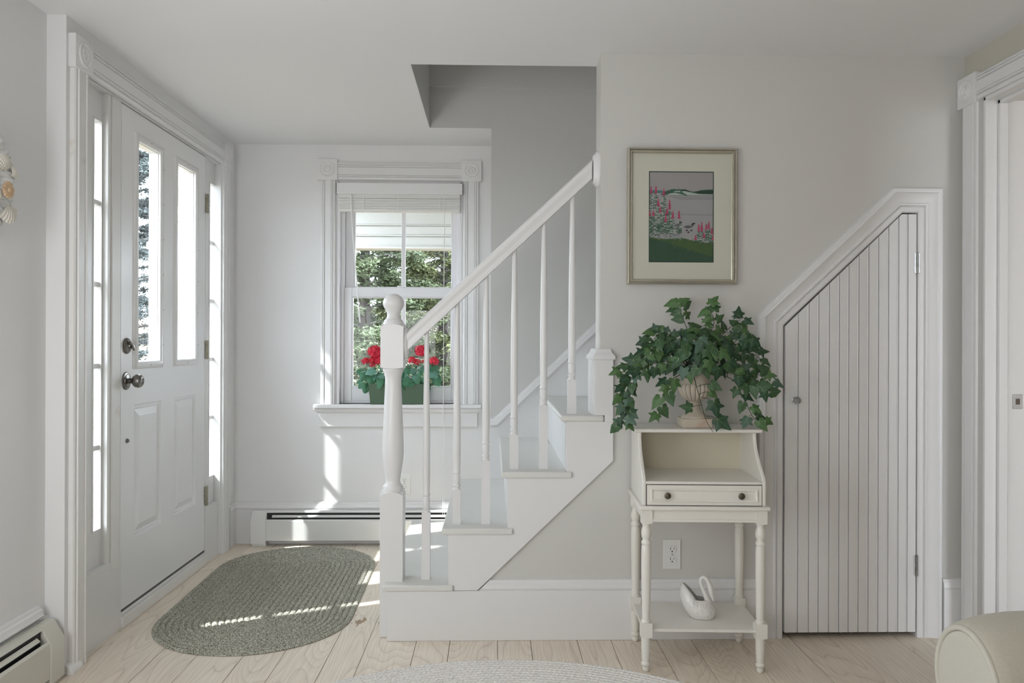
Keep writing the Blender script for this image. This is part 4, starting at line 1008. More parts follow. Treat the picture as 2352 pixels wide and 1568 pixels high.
# ------------------------------------------------------------------ swan planter on the lower shelf
def swan():
    base_p = P(1612, 1422, Z=0.149); ox, oy, oz = P(1600, 1400, Y=2.90).x, 2.90, 0.1485
    r = tag(empty('swan_planter', (ox, oy, oz), 0.0), 'glossy white ceramic swan planter on the lower shelf of the console', 'planter')
    seg = 40; rows = 15
    def surf(t, a, inset=0.0):
        # a = 0 at the breast (+x), pi at the tail; t = 0 base .. 1 rim
        c_, s_ = cos(a), sin(a)
        tail = max(0, -c_); breast = max(0, c_)
        rim = 0.068 + 0.050 * tail ** 0.85 + 0.004 * abs(s_) * tail - 0.004 * breast
        z = rim * t
        bul = sin(pi * min(1, (t * 0.80 + 0.10))) ** 0.75
        rx = 0.031 + 0.029 * bul; ry = 0.025 + 0.027 * bul
        if t > 0.6: ry *= 1 - 0.10 * (t - .6) / .4 * 1; 
        shift = -0.010 * t * (0.5 + 0.5 * tail) + 0.015 * (1 - t) ** 1.5 - 0.001
        if c_ < 0: rx *= 1.0 + 0.05 * t
        rx -= inset; ry -= inset
        return (shift + 0.004 + rx * c_, ry * s_, max(z, 0.0) + (0.0 if inset == 0 else 0.004 * (1 - t)))
    vs = []; fs = []
    for q in range(rows + 1):
        for i in range(seg): vs.append(surf(q / rows, 2 * pi * i / seg))
    for q in range(rows, -1, -1):
        for i in range(seg): vs.append(surf(q / rows, 2 * pi * i / seg, 0.005))
    n_ = 2 * (rows + 1)
    for q in range(n_ - 1):
        for i in range(seg): j = (i + 1) % seg; fs.append((q * seg + i, q * seg + j, (q + 1) * seg + j, (q + 1) * seg + i))
    fs.append(tuple(range(seg))); fs.append(tuple((n_ - 1) * seg + i for i in range(seg)))
    body = MB().add(vs, fs).build('body', 'swan_glaze', r, smooth=60)
    pts = [(.044, 0, .030), (.040, 0, .055), (.030, 0, .080), (.020, 0, .105), (.0135, 0, .122), (.014, 0, .136), (.022, 0, .1435), (.032, 0, .140), (.041, 0, .127), (.047, 0, .110), (.050, 0, .097), (.052, 0, .085), (.056, 0, .072), (.059, 0, .062)]
    rs = [.013, .0115, .0088, .0068, .0062, .0062, .0064, .0070, .0080, .0095, .0098, .0075, .0048, .0030]
    # smooth the neck by interpolation
    P2 = []; R2 = []
    for i in range(len(pts) - 1):
        for q in range(3):
            t = q / 3; p0 = Vector(pts[max(i - 1, 0)]); p1_ = Vector(pts[i]); p2_ = Vector(pts[i + 1]); p3 = Vector(pts[min(i + 2, len(pts) - 1)])
            P2.append(0.5 * ((2 * p1_) + (p2_ - p0) * t + (2 * p0 - 5 * p1_ + 4 * p2_ - p3) * t * t + (3 * p1_ - p0 - 3 * p2_ + p3) * t ** 3)); R2.append(rs[i] + (rs[i + 1] - rs[i]) * t)
    P2.append(Vector(pts[-1])); R2.append(rs[-1])
    MB().tube(P2, R2, 14).build('neck_and_head', 'ceramic_white', r, smooth=60)
    r.rotation_euler = (0, 0, radians(-14))
    return r
def glaze():
    m_ = mat('swan_glaze', (0.80, 0.79, 0.76), 0.13, spec=0.6, coat=0.6); t = m_.node_tree; N = t.nodes; L = t.links; b_ = N['Principled BSDF']
    tc = N.new('ShaderNodeTexCoord'); mp = N.new('ShaderNodeMapping'); mp.inputs['Scale'].default_value = (1, 1, .45); v = N.new('ShaderNodeTexVoronoi'); v.inputs['Scale'].default_value = 140
    L.new(tc.outputs['Object'], mp.inputs[0]); L.new(mp.outputs[0], v.inputs['Vector'])
    bp = N.new('ShaderNodeBump'); bp.inputs['Strength'].default_value = 0.55; bp.inputs['Distance'].default_value = 0.005; bp.invert = True
    L.new(v.outputs['Distance'], bp.inputs['Height']); L.new(bp.outputs[0], b_.inputs['Normal'])
glaze()
swan()

# ------------------------------------------------------------------ urn with ivy
TOPZ = 0.829
ux, uy = 0.744, 2.958
urn = tag(empty('stone_urn', (ux, uy, TOPZ)), 'small weathered stone-coloured urn holding the ivy', 'urn')
MB().box((-.053, -.050, 0), (.053, .050, .034)).build('plinth', 'urn_stone', urn, bevel=0.003)
seg = 96
def fl_foot(h, t): return 1 - 0.035 * (0.5 + 0.5 * cos(t * 20)) ** 4 * (1 if .040 < h < .068 else 0)
k = MB().lathe([(.0485, .034), (.0485, .038), (.045, .042), (.037, .048), (.028, .056), (.022, .065), (.0185, .074), (.0175, .080), (.020, .083), (.020, .088), (.017, .091), (.018, .095)], (0, 0, 0), 'z', seg, flute=fl_foot)
k.build('foot', 'urn_stone', urn, smooth=50)
def fl_b(h, t): return 1 - 0.085 * max(0.0, 1 - abs(((t * 16 / (2 * pi)) % 1) - 0.5) * -1 * 0 - 0) * 0
def lobes(h, t):
    f = (t * 18 / (2 * pi)) % 1.0
    return 0.91 + 0.09 * sin(pi * f) ** 0.45
kk_ = [(.018, .095), (.026, .097), (.037, .103), (.047, .113), (.054, .125), (.058, .138), (.0585, .148), (.057, .156), (.054, .160)]
MB().lathe(kk_, (0, 0, 0), 'z', 18 * 8, flute=lobes).build('lobed_bowl', 'urn_stone', urn, smooth=40)
k = MB().lathe([(.050, .158), (.0505, .164), (.0495, .175), (.050, .190), (.053, .205), (.056, .214), (.0575, .219), (.056, .222), (.051, .221), (.047, .210), (.045, .190)], (0, 0, 0), 'z', 64, flute=lambda h, t: 1 + .012 * sin(t * 24) * (1 if .210 < h < .2215 else 0))
k.build('neck', 'urn_stone', urn)
MB().lathe([(.001, .200), (.047, .200), (.047, .203), (.001, .205)], (0, 0, 0), 'z', 24).build('soil', 'soil', urn)
# dark grooves between the lobes
k = MB()
for i in range(18):
    t = 2 * pi * i / 18; pts = [(r_ * .915 * cos(t), r_ * .915 * sin(t), h_) for r_, h_ in kk_[1:]]
    k.tube(pts, .0012, 5)
k.build('groove', 'urn_groove', urn)['kind'] = 'stuff'

def leaf_mesh(name, mats, outline, rings=3, cup=0.12, droop=0.25, fold=0.15, veins=None, seed=0, vein_mat=1):
    """leaf in the xy plane, base at the origin, tip towards +y, unit length; outline = right half from base to tip"""
    rnd = random.Random(seed)
    right_ = outline; left_ = [(-x * rnd.uniform(.9, 1.08), y + rnd.uniform(-.02, .02)) for x, y in outline[-2::-1]][:-1]
    ring = [(0.0, 0.0)] + [(x, y) for x, y in right_[1:]] + left_
    C = (0, 0.32); n_ = len(ring)
    def zf(x, y): return -cup * (x * x * 1.4) - droop * max(0, y) ** 2 * .6 - fold * abs(x) * .5 + 0.03 * sin(9 * x + seed) * sin(7 * y + seed)
    vs = [(C[0], C[1], zf(*C))]; fs = []
    for q in range(1, rings + 1):
        f_ = q / rings
        for x, y in ring:
            xx, yy = C[0] + (x - C[0]) * f_, C[1] + (y - C[1]) * f_; vs.append((xx, yy, zf(xx, yy)))
    for i in range(n_): fs.append((0, 1 + i, 1 + (i + 1) % n_))
    for q in range(rings - 1):
        for i in range(n_):
            j = (i + 1) % n_; a_ = 1 + q * n_; b_ = a_ + n_; fs.append((a_ + i, b_ + i, b_ + j, a_ + j))
    mi = [0] * len(fs)
    for (x, y) in (veins or []):
        d = Vector((x, y)); L_ = d.length; nn = Vector((-d.y, d.x)).normalized() * 0.011; st_ = 5
        o_ = len(vs)
        for q in range(st_ + 1):
            f_ = q / st_ * .9; w_ = (1 - f_ * .8)
            for s_ in (-1, 1):
                xx, yy = x * f_ + nn.x * s_ * w_, y * f_ + nn.y * s_ * w_; vs.append((xx, yy, zf(xx, yy) + .012))
        for q in range(st_): fs.append((o_ + 2 * q, o_ + 2 * q + 1, o_ + 2 * q + 3, o_ + 2 * q + 2)); mi.append(vein_mat)
    me = bpy.data.meshes.new(name); me.from_pydata(vs, [], fs)
    for m_ in mats: me.materials.append(MAT[m_])
    me.polygons.foreach_set('material_index', mi); me.polygons.foreach_set('use_smooth', [True] * len(fs)); me.update()
    return me
ivy_outline = [(0, 0), (.07, -.10), (.20, -.17), (.36, -.13), (.40, -.02), (.36, .08), (.40, .16), (.52, .26), (.62, .40), (.48, .42), (.32, .45), (.24, .52), (.20, .64), (.13, .80), (.06, .93), (0, 1.0)]
ivy_outline2 = [(0, 0), (.06, -.12), (.18, -.22), (.34, -.20), (.44, -.08), (.42, .06), (.40, .18), (.42, .30), (.34, .42), (.28, .54), (.20, .68), (.12, .82), (.05, .94), (0, 1.0)]
vv = [(0, .95), (.5, .36), (-.5, .36), (.28, -.10), (-.28, -.10)]
ivy_meshes = []
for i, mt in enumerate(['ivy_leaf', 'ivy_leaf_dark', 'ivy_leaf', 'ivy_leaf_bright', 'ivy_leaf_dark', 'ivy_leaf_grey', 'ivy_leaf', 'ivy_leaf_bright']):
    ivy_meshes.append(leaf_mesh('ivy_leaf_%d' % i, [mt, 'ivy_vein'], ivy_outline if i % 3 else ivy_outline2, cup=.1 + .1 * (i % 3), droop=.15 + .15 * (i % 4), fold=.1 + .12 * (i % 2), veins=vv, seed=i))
ivy = tag(empty('ivy_plant', (ux, uy, TOPZ + .205)), 'bushy green ivy spilling out of the urn on the console', 'plant')
ivy_inv = Matrix.Translation(-Vector(ivy.location))
def place_leaf(me, parent, inv, pos, normal, tipdir, size, name='leaf'):
    n_ = Vector(normal).normalized(); t_ = Vector(tipdir); t_ = (t_ - n_ * t_.dot(n_)).normalized(); x_ = t_.cross(n_).normalized()
    M_ = Matrix.Identity(4)
    for i in range(3): M_[i][0], M_[i][1], M_[i][2], M_[i][3] = x_[i] * size, t_[i] * size, n_[i] * size, pos[i]
    o = bpy.data.objects.new(name, me); COL.objects.link(o); o.parent = parent; o.matrix_parent_inverse = Matrix.Identity(4); o.matrix_basis = inv @ M_
    return o
def spline(pts, n=6):
    out = []
    for i in range(len(pts) - 1):
        p0 = Vector(pts[max(i - 1, 0)]); p1_ = Vector(pts[i]); p2_ = Vector(pts[i + 1]); p3 = Vector(pts[min(i + 2, len(pts) - 1)])
        for q in range(n):
            t = q / n; out.append(0.5 * ((2 * p1_) + (p2_ - p0) * t + (2 * p0 - 5 * p1_ + 4 * p2_ - p3) * t * t + (3 * p1_ - p0 - 3 * p2_ + p3) * t ** 3))
    out.append(Vector(pts[-1])); return out
random.seed(21)
I = lambda x, y, d: tuple(P(x, y, Y=d))
stems = [  # control points measured on the plant; the third number is the depth of each point
    ([I(1595, 852, 2.95), I(1540, 800, 2.92), I(1480, 815, 2.88), I(1450, 870, 2.86), I(1432, 930, 2.85), I(1427, 985, 2.85)], 22, .034, .045),
    ([I(1592, 850, 2.95), I(1530, 830, 2.88), I(1470, 850, 2.84), I(1430, 900, 2.84), I(1440, 955, 2.85)], 16, .034, .046),
    ([I(1590, 850, 2.95), I(1520, 800, 2.90), I(1465, 830, 2.86), I(1418, 862, 2.86)], 12, .036, .048),
    ([I(1592, 852, 2.94), I(1545, 870, 2.86), I(1520, 915, 2.84), I(1512, 960, 2.84)], 6, .040, .056),
    ([I(1590, 850, 2.93), I(1598, 880, 2.86), I(1610, 925, 2.84), I(1622, 965, 2.835), I(1638, 992, 2.84)], 0, .040, .055),
    ([I(1612, 852, 2.95), I(1680, 870, 2.90), I(1708, 915, 2.88), I(1733, 962, 2.88), I(1750, 955, 2.89)], 10, .036, .046),
    ([I(1612, 850, 2.95), I(1690, 850, 2.92), I(1740, 860, 2.90), I(1775, 885, 2.90)], 11, .040, .054),
    ([I(1612, 848, 2.96), I(1690, 860, 2.88), I(1730, 885, 2.86), I(1765, 905, 2.86)], 9, .038, .052),
    ([I(1602, 850, 2.96), I(1585, 780, 2.97), I(1565, 720, 2.98), I(1552, 692, 2.98)], 11, .036, .050),
    ([I(1604, 850, 2.95), I(1625, 780, 2.93), I(1640, 735, 2.92), I(1620, 702, 2.92)], 10, .034, .048),
    ([I(1606, 850, 2.97), I(1650, 780, 2.99), I(1685, 745, 3.00), I(1708, 728, 3.00)], 12, .030, .044),
    ([I(1600, 850, 2.95), I(1545, 775, 2.93), I(1515, 765, 2.90), I(1492, 795, 2.88)], 14, .032, .046),
    ([I(1608, 850, 2.95), I(1670, 800, 2.93), I(1710, 770, 2.91), I(1722, 800, 2.89)], 14, .036, .050),
    ([I(1608, 850, 2.96), I(1680, 810, 2.98), I(1735, 815, 2.97), I(1748, 835, 2.96)], 8, .034, .046),
]
for pts, nl, s0, s1 in stems:
    sp3 = spline(pts, 7)
    part(MB().tube(sp3, [.0017 - .0009 * i / len(sp3) for i in range(len(sp3))], 6), 'stem', 'ivy_stem', ivy)
    pet = MB()
    for q in range(nl):
        f_ = 0.30 + 0.70 * (q + .5) / nl; i_ = min(len(sp3) - 2, int(f_ * (len(sp3) - 1))); pos = sp3[i_]; d = (sp3[i_ + 1] - sp3[i_]).normalized()
        side = 1 if q % 2 else -1
        view = Vector((-pos.x * .25, -1, .25)); sd = d.cross(view).normalized() * side
        tip = d * random.uniform(.3, .9) + sd * random.uniform(.5, 1) + Vector((0, 0, -.45))
        nrm = Vector((random.uniform(-.55, .55), -1, random.uniform(-.15, .95)))
        base_ = pos + sd * random.uniform(.006, .016) + Vector((random.uniform(-.006, .006), random.uniform(-.018, .004), random.uniform(-.004, .008)))
        pet.tube([pos, (pos + base_) / 2 + Vector((0, 0, .003)), base_], .0008, 4)
        place_leaf(random.choice(ivy_meshes), ivy, ivy_inv, base_, nrm, tip, random.uniform(s0, s1))
    if nl: part(pet, 'petiole', 'ivy_stem', ivy)['kind'] = 'stuff'
# leaves on the front runner, as in the photo
pet = MB()
for (sx, sy), (lx, ly), tipd, sz, mi_ in [((1601, 888), (1634, 882), (.8, 0, -.5), .044, 0), ((1610, 912), (1640, 922), (.2, 0, -1), .060, 1), ((1612, 930), (1588, 936), (-1, 0, .15), .044, 2), ((1620, 955), (1648, 962), (.7, 0, -.6), .062, 4), ((1606, 905), (1632, 900), (.9, 0, -.6), .036, 3), ((1530, 905), (1528, 885), (.1, 0, -1), .042, 7)]:
    b_ = Vector(I(lx, ly, 2.832)); pet.tube([I(sx, sy, 2.845), (Vector(I(sx, sy, 2.845)) + b_) / 2 + Vector((0, 0, .004)), b_], .0009, 4)
    place_leaf(ivy_meshes[mi_], ivy, ivy_inv, b_, (random.uniform(-.2, .2), -1, .25), tipd, sz)
part(pet, 'petiole', 'ivy_stem', ivy)['kind'] = 'stuff'
# dense dome
cen = Vector((ux + .003, 2.945, 1.075)); nd = 118
for q in range(nd):
    t = random.uniform(0, 2 * pi); el = random.uniform(-.35, 1.35)
    dv = Vector((cos(t) * cos(el), -abs(sin(t)) * cos(el) if random.random() < .8 else abs(sin(t)) * cos(el), sin(el)))
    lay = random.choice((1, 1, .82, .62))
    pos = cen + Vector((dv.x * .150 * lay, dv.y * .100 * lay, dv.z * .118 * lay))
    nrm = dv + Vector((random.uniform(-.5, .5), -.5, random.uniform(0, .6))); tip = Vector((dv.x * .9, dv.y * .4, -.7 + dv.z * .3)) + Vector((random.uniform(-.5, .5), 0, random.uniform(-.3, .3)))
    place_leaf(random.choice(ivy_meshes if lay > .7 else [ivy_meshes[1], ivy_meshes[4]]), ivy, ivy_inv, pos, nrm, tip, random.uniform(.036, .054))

# scraps on the console top
k = MB(); random.seed(4); c_ = P(1656, 975, Z=TOPZ + .006)
vs = []; fs = []
for q in range(6):
    for i in range(6): vs.append((c_.x + (q - 2.5) * .0048 + random.uniform(-.002, .002), c_.y + (i - 2.5) * .005 + random.uniform(-.002, .002), TOPZ + .001 + random.uniform(.0, .018) * (1 - abs(q - 2.5) / 3.2)))
for q in range(5):
    for i in range(5): fs.append((q * 6 + i, q * 6 + i + 1, q * 6 + i + 7, q * 6 + i + 6))
tag(k.add(vs, fs).build('paper_scrap', 'paper', smooth=10), 'crumpled white scrap lying right of the urn on the console', 'paper')
fl = bpy.data.objects.new('fallen_leaf', ivy_meshes[1]); COL.objects.link(fl); p_ = P(1704, 974, Z=TOPZ + .008)
fl.location = (p_.x, p_.y, TOPZ + .010); fl.scale = (.03, .03, .03); fl.rotation_euler = (radians(35), radians(12), radians(-80))
tag(fl, 'single dark ivy leaf lying near the right end of the console top', 'leaf')

# ------------------------------------------------------------------ framed print
a, b = P(1439, 340.5, Y=YW), P(1690, 655, Y=YW)
pic = tag(empty('framed_picture', ((a.x + b.x) / 2, YW, (a.z + b.z) / 2)), 'silver-framed print of pink lupines, loons and a bay', 'picture')
x0, x1, z0, z1 = a.x + .001, b.x - .001, b.z + .001, a.z - .001
fp = [(0, 0), (0, .016), (-.002, .022), (-.006, .025), (-.0085, .022), (-.0095, .014), (-.0115, .014), (-.0125, .020), (-.0155, .0205), (-.0175, .012), (-.021, .0095), (-.021, 0)]
fp = [(-o_, h_) for o_, h_ in fp]
part(MB().sweep([(x0, z0), (x1, z0), (x1, z1), (x0, z1)], fp, XZ(YW - .002), closed=True), 'frame', 'frame_silver', pic, smooth=30)
m0, m1 = P(1490.5, 393, Y=YW - .01), P(1639, 603, Y=YW - .01)
k = MB(); ym = YW - .009
for (xa, xb, za, zb) in ((x0 + .018, m0.x, z0 + .018, z1 - .018), (m1.x, x1 - .018, z0 + .018, z1 - .018), (m0.x, m1.x, z0 + .018, m1.z), (m0.x, m1.x, m0.z, z1 - .018)): k.box((xa, ym - .0015, za), (xb, ym, zb))
part(k, 'mat_board', 'mat_board', pic)
part(MB().sweep([(m0.x, m1.z), (m1.x, m1.z), (m1.x, m0.z), (m0.x, m0.z)], [(-.0001, .0), (-.0001, .0014), (.0034, .0014), (.0034, 0)], XZ(ym), closed=True), 'inner_mat', 'mat_green', pic)
# the printed scene: flat ink shapes in one sheet
pw, ph = m1.x - m0.x, m0.z - m1.z
PC = {}
def ink(name, c_):
    mat('ink_' + name, c_, 0.6, spec=0.2); return 'ink_' + name
inks = dict(sky=ink('sky', (.36, .33, .345)), water=ink('water', (.37, .35, .37)), band=ink('band', (.31, .295, .315)), hill=ink('hill', (.055, .12, .095)), blue=ink('blue', (.10, .20, .22)), dark=ink('dark', (.03, .055, .045)), rock=ink('rock', (.42, .46, .42)), meadow=ink('meadow', (.075, .125, .05)), meadow2=ink('meadow2', (.045, .09, .06)), meadow3=ink('meadow3', (.14, .19, .075)), stemc=ink('stem', (.05, .12, .075)), pale=ink('pale', (.45, .47, .45)), pink=ink('pink', (.50, .085, .16)), pink2=ink('pink2', (.38, .05, .12)), loon=ink('loon', (.03, .03, .032)), loonb=ink('loonb', (.16, .16, .17)), glint=ink('glint', (.6, .42, .2)))
sheet = MB(); lay_ = [0]
def shape(pts, inkname):
    """pts in print coordinates: u 0..1 from the left, v 0..1 from the top"""
    lay_[0] += 1; y = ym - .0003 - lay_[0] * 7e-7
    pts = [(min(.996, max(.004, u)), min(.996, max(.004, v))) for u, v in pts]
    sheet.add([(m0.x + u * pw, y, m0.z - v * ph) for u, v in pts], [tuple(range(len(pts)))], inks[inkname])
rr = random.Random(8)
shape([(0, 0), (1, 0), (1, .26), (0, .26)], 'sky'); shape([(0, .24), (1, .24), (1, 1), (0, 1)], 'water')
shape([(.3, .275), (1, .275), (1, .31), (.5, .315)], 'band'); shape([(.35, .46), (1, .47), (1, .485), (.5, .48)], 'band')
shape([(0, .215), (.1, .205), (.2, .212), (.26, .235), (0, .245)], 'blue')
shape([(.17, .26), (.25, .22), (.33, .20), (.38, .192), (.45, .20), (.52, .195), (.60, .212), (.68, .22), (.74, .216), (.80, .203), (.9, .197), (1, .195), (1, .248), (.6, .262)], 'hill')
shape([(.45, .197), (.455, .182), (.465, .198), (.56, .196), (.63, .214), (.6, .218), (.5, .205)], 'dark'); shape([(.7, .225), (.8, .21), (1, .205), (1, .245), (.75, .245)], 'dark')
shape([(.26, .262), (.33, .242), (.40, .234), (.5, .25), (.56, .262)], 'rock'); shape([(.37, .226), (.42, .214), (.49, .214), (.48, .228)], 'rock'); shape([(.50, .222), (.55, .214), (.68, .235), (.78, .246), (1, .25), (1, .262), (.6, .262)], 'rock')
shape([(.27, .264), (1, .262), (1, .2655), (.27, .2675)], 'dark')
# meadow
shape([(0, .72), (.12, .735), (.3, .745), (.45, .735), (.55, .735), (.65, .755), (.8, .775), (.9, .785), (1, .775), (1, 1), (0, 1)], 'meadow')
shape([(0, .74), (.25, .77), (.5, .83), (.8, .90), (1, .94), (1, 1), (0, 1)], 'meadow2')
for q in range(900):
    u = rr.random(); v = .75 + .245 * rr.random() - (.015 if u > .15 else 0)
    s_ = rr.uniform(.006, .016); shape([(u, v), (u + s_ * .5, v - s_ * .9), (u + s_, v)], rr.choice(['meadow', 'meadow2', 'meadow3', 'hill'] if u > .35 and v < .80 + .12 * u else ['meadow', 'meadow2', 'hill']))
def lupine(u, v, h, base_v, wd=.016):
    shape([(u - .0035, v), (u + .0035, v), (u + .003, base_v), (u - .003, base_v)], 'stemc')
    n_ = int((base_v - v - h) / .014)
    for q in range(n_):
        vv_ = v + h + q * .014; l_ = .02 + .022 * min(1, q / 6)
        for s_ in (-1, 1):
            dv_ = rr.uniform(-.010, .004); ic = rr.choice(['pale', 'stemc', 'pale', 'stemc', 'stemc']); shape([(u, vv_), (u + s_ * l_, vv_ + dv_ - .003), (u + s_ * l_ * 1.02, vv_ + dv_ + .004), (u, vv_ + .006)], ic)
    m_ = int(h / .007)
    for q in range(m_):
        f_ = q / max(1, m_ - 1); w_ = wd * (.25 + .75 * f_)
        for s_ in (-1, 1):
            cu = u + s_ * w_ * rr.uniform(.3, .8); cv = v + h * f_ * .95; s2 = .007 + .006 * f_
            shape([(cu - s2, cv), (cu, cv - s2 * .7), (cu + s2, cv), (cu, cv + s2 * .7)], rr.choice(['pink', 'pink', 'pink2']))
for q in range(300):   # leafy undergrowth left
    u = rr.random() ** 1.2 * .50; v = .58 + .17 * rr.random() - .18 * (.5 - u) * rr.random()
    s_ = rr.uniform(.010, .026); an = rr.uniform(0, pi); shape([(u - s_ * cos(an), v - s_ * sin(an) * .7), (u, v - .004), (u + s_ * cos(an), v + s_ * sin(an) * .7), (u, v + .004)], rr.choice(['pale', 'stemc', 'stemc', 'hill']))
for q in range(110):
    u = .74 + .26 * rr.random(); v = .70 + .08 * rr.random(); s_ = rr.uniform(.008, .02); an = rr.uniform(0, pi); shape([(u - s_ * cos(an), v - s_ * sin(an) * .7), (u, v - .004), (u + s_ * cos(an), v + s_ * sin(an) * .7), (u, v + .004)], rr.choice(['pale', 'stemc', 'stemc']))
for (u, v, h) in [(.035, .17, .07), (.11, .165, .075), (.23, .195, .065), (.145, .305, .08), (.32, .315, .10), (.175, .395, .055), (.28, .41, .06), (.07, .43, .06), (.37, .44, .075), (.465, .435, .085), (.26, .475, .08), (.01, .44, .05)]: lupine(u, v, h, .70)
for (u, v, h) in [(.77, .585, .065), (.815, .56, .10), (.885, .58, .06), (.925, .555, .07), (.97, .62, .06), (.85, .675, .05), (.72, .70, .05), (.99, .70, .05)]: lupine(u, v, h, .78)
shape([(.535, .615), (.555, .598), (.60, .59), (.65, .593), (.665, .58), (.675, .572), (.70, .565), (.722, .573), (.695, .580), (.685, .60), (.66, .617), (.60, .622)], 'loonb'); shape([(.655, .585), (.668, .568), (.70, .563), (.725, .574), (.69, .579), (.675, .592)], 'loon')
shape([(.54, .616), (.60, .612), (.66, .612), (.60, .622)], 'loon')
shape([(.375, .60), (.40, .585), (.44, .582), (.465, .57), (.475, .557), (.50, .555), (.515, .563), (.49, .568), (.47, .595), (.42, .603)], 'loonb'); shape([(.468, .57), (.48, .556), (.50, .553), (.518, .563), (.49, .567)], 'loon')
for (u, v) in ((.585, .648), (.655, .648), (.61, .668)): shape([(u - .02, v), (u, v - .010), (u + .018, v - .004), (u + .014, v + .006), (u - .012, v + .007)], 'loon')
part(sheet, 'print', None, pic, smooth=1)
part(MB().box((x0 + .01, YW - .0125, z0 + .01), (x1 - .01, YW - .0115, z1 - .01)), 'glass', 'picture_glass', pic)
part(MB().box((x0 + .006, YW - .006, z0 + .006), (x1 - .006, YW - .001, z1 - .006)), 'backing_board', 'frame_back', pic)

# ------------------------------------------------------------------ geranium window box
yp0, yp1 = YB - 0.052, YB + 0.040
gb = tag(empty('flower_box', (-0.63, YB, 0.787)), 'dark green plastic window box standing on the sill', 'planter')
ax0, ax1 = P(846, 881, Y=yp0).x, P(982, 881, Y=yp0).x; bz1 = P(900, 881, Y=yp0).z; bz0 = 0.7875
ins = 0.006; k = MB()
tp = [(ax0, yp0), (ax1, yp0), (ax1, yp1), (ax0, yp1)]; bt = [(ax0 + .010, yp0 + .008), (ax1 - .010, yp0 + .008), (ax1 - .010, yp1 - .008), (ax0 + .010, yp1 - .008)]
ti = [(ax0 + .004, yp0 + .004), (ax1 - .004, yp0 + .004), (ax1 - .004, yp1 - .004), (ax0 + .004, yp1 - .004)]
vs = [(x, y, bz0) for x, y in bt] + [(x, y, bz1) for x, y in tp] + [(x, y, bz1) for x, y in ti] + [(x, y, bz1 - .02) for x, y in ti]
fs = [(0, 1, 2, 3)] + [(r_ * 4 + i, r_ * 4 + (i + 1) % 4, r_ * 4 + 4 + (i + 1) % 4, r_ * 4 + 4 + i) for r_ in range(3) for i in range(4)] + [(12, 13, 14, 15)]
k.add(vs, fs); bxo = k.build('box', 'planter_green', gb, bevel=0.0015)
MB().box((ti[0][0], ti[0][1], bz1 - .02), (ti[2][0], ti[2][1], bz1 - .008)).build('soil', 'soil', gb)
fix_children(gb)
ger_outline = [(0, 0), (.10, -.10), (.28, -.16), (.44, -.08), (.50, .06), (.56, .22), (.53, .40), (.46, .55), (.36, .70), (.24, .84), (.12, .94), (0, 1.0)]
gm = [leaf_mesh('geranium_leaf_%d' % i, [mt], ger_outline, cup=.35, droop=.5, fold=.3, seed=i + 5, veins=None) for i, mt in enumerate(['geranium_leaf', 'geranium_leaf_pale', 'geranium_leaf'])]
gp = tag(empty('geranium_plant', ((ax0 + ax1) / 2, YB, bz1 - .01)), 'red-flowered geranium growing in the green window box', 'plant')
gp_inv = Matrix.Translation(-Vector(gp.location))
random.seed(33)
Q = lambda x, y, d=YB - .02: P(x, y, Y=d)
leafs = [(838, 852, -1, -.1), (832, 872, -1, -.5), (845, 862, -.8, -.2), (856, 862, -.3, -1), (862, 850, -.6, .2), (868, 868, .2, -.8), (880, 872, .5, -.5), (850, 880, -.2, -1), (874, 858, -.7, .1), (892, 866, .3, -.4), (905, 858, .2, .3),
         (924, 846, .4, .6), (930, 858, -.6, -.8), (940, 848, .9, .2), (948, 862, .8, .2), (962, 848, .2, .2), (958, 868, -.3, -.8), (972, 866, .5, -.6), (966, 878, .7, -.3), (940, 878, -.8, -.5), (985, 852, .6, -.6), (996, 858, .3, -1), (1000, 868, .5, -.9), (952, 884, -.9, -.7), (980, 842, .5, .4), (935, 868, -.5, -.5), (915, 872, .1, -.6), (975, 880, .2, -.8), (884, 848, -.2, .5), (990, 845, .8, -.1)]
leafs += [(x + random.uniform(-9, 9), y + random.uniform(-7, 8), tx_ + random.uniform(-.5, .5), tz_ + random.uniform(-.5, .3)) for x, y, tx_, tz_ in leafs]
for (x, y, tx_, tz_) in leafs:
    pos = Q(x, y, YB - random.uniform(.005, .055)); place_leaf(random.choice(gm), gp, gp_inv, pos, (random.uniform(-.5, .5), -1, random.uniform(.2, 1.2)), (tx_, random.uniform(-.3, .1), tz_), random.uniform(.034, .055))
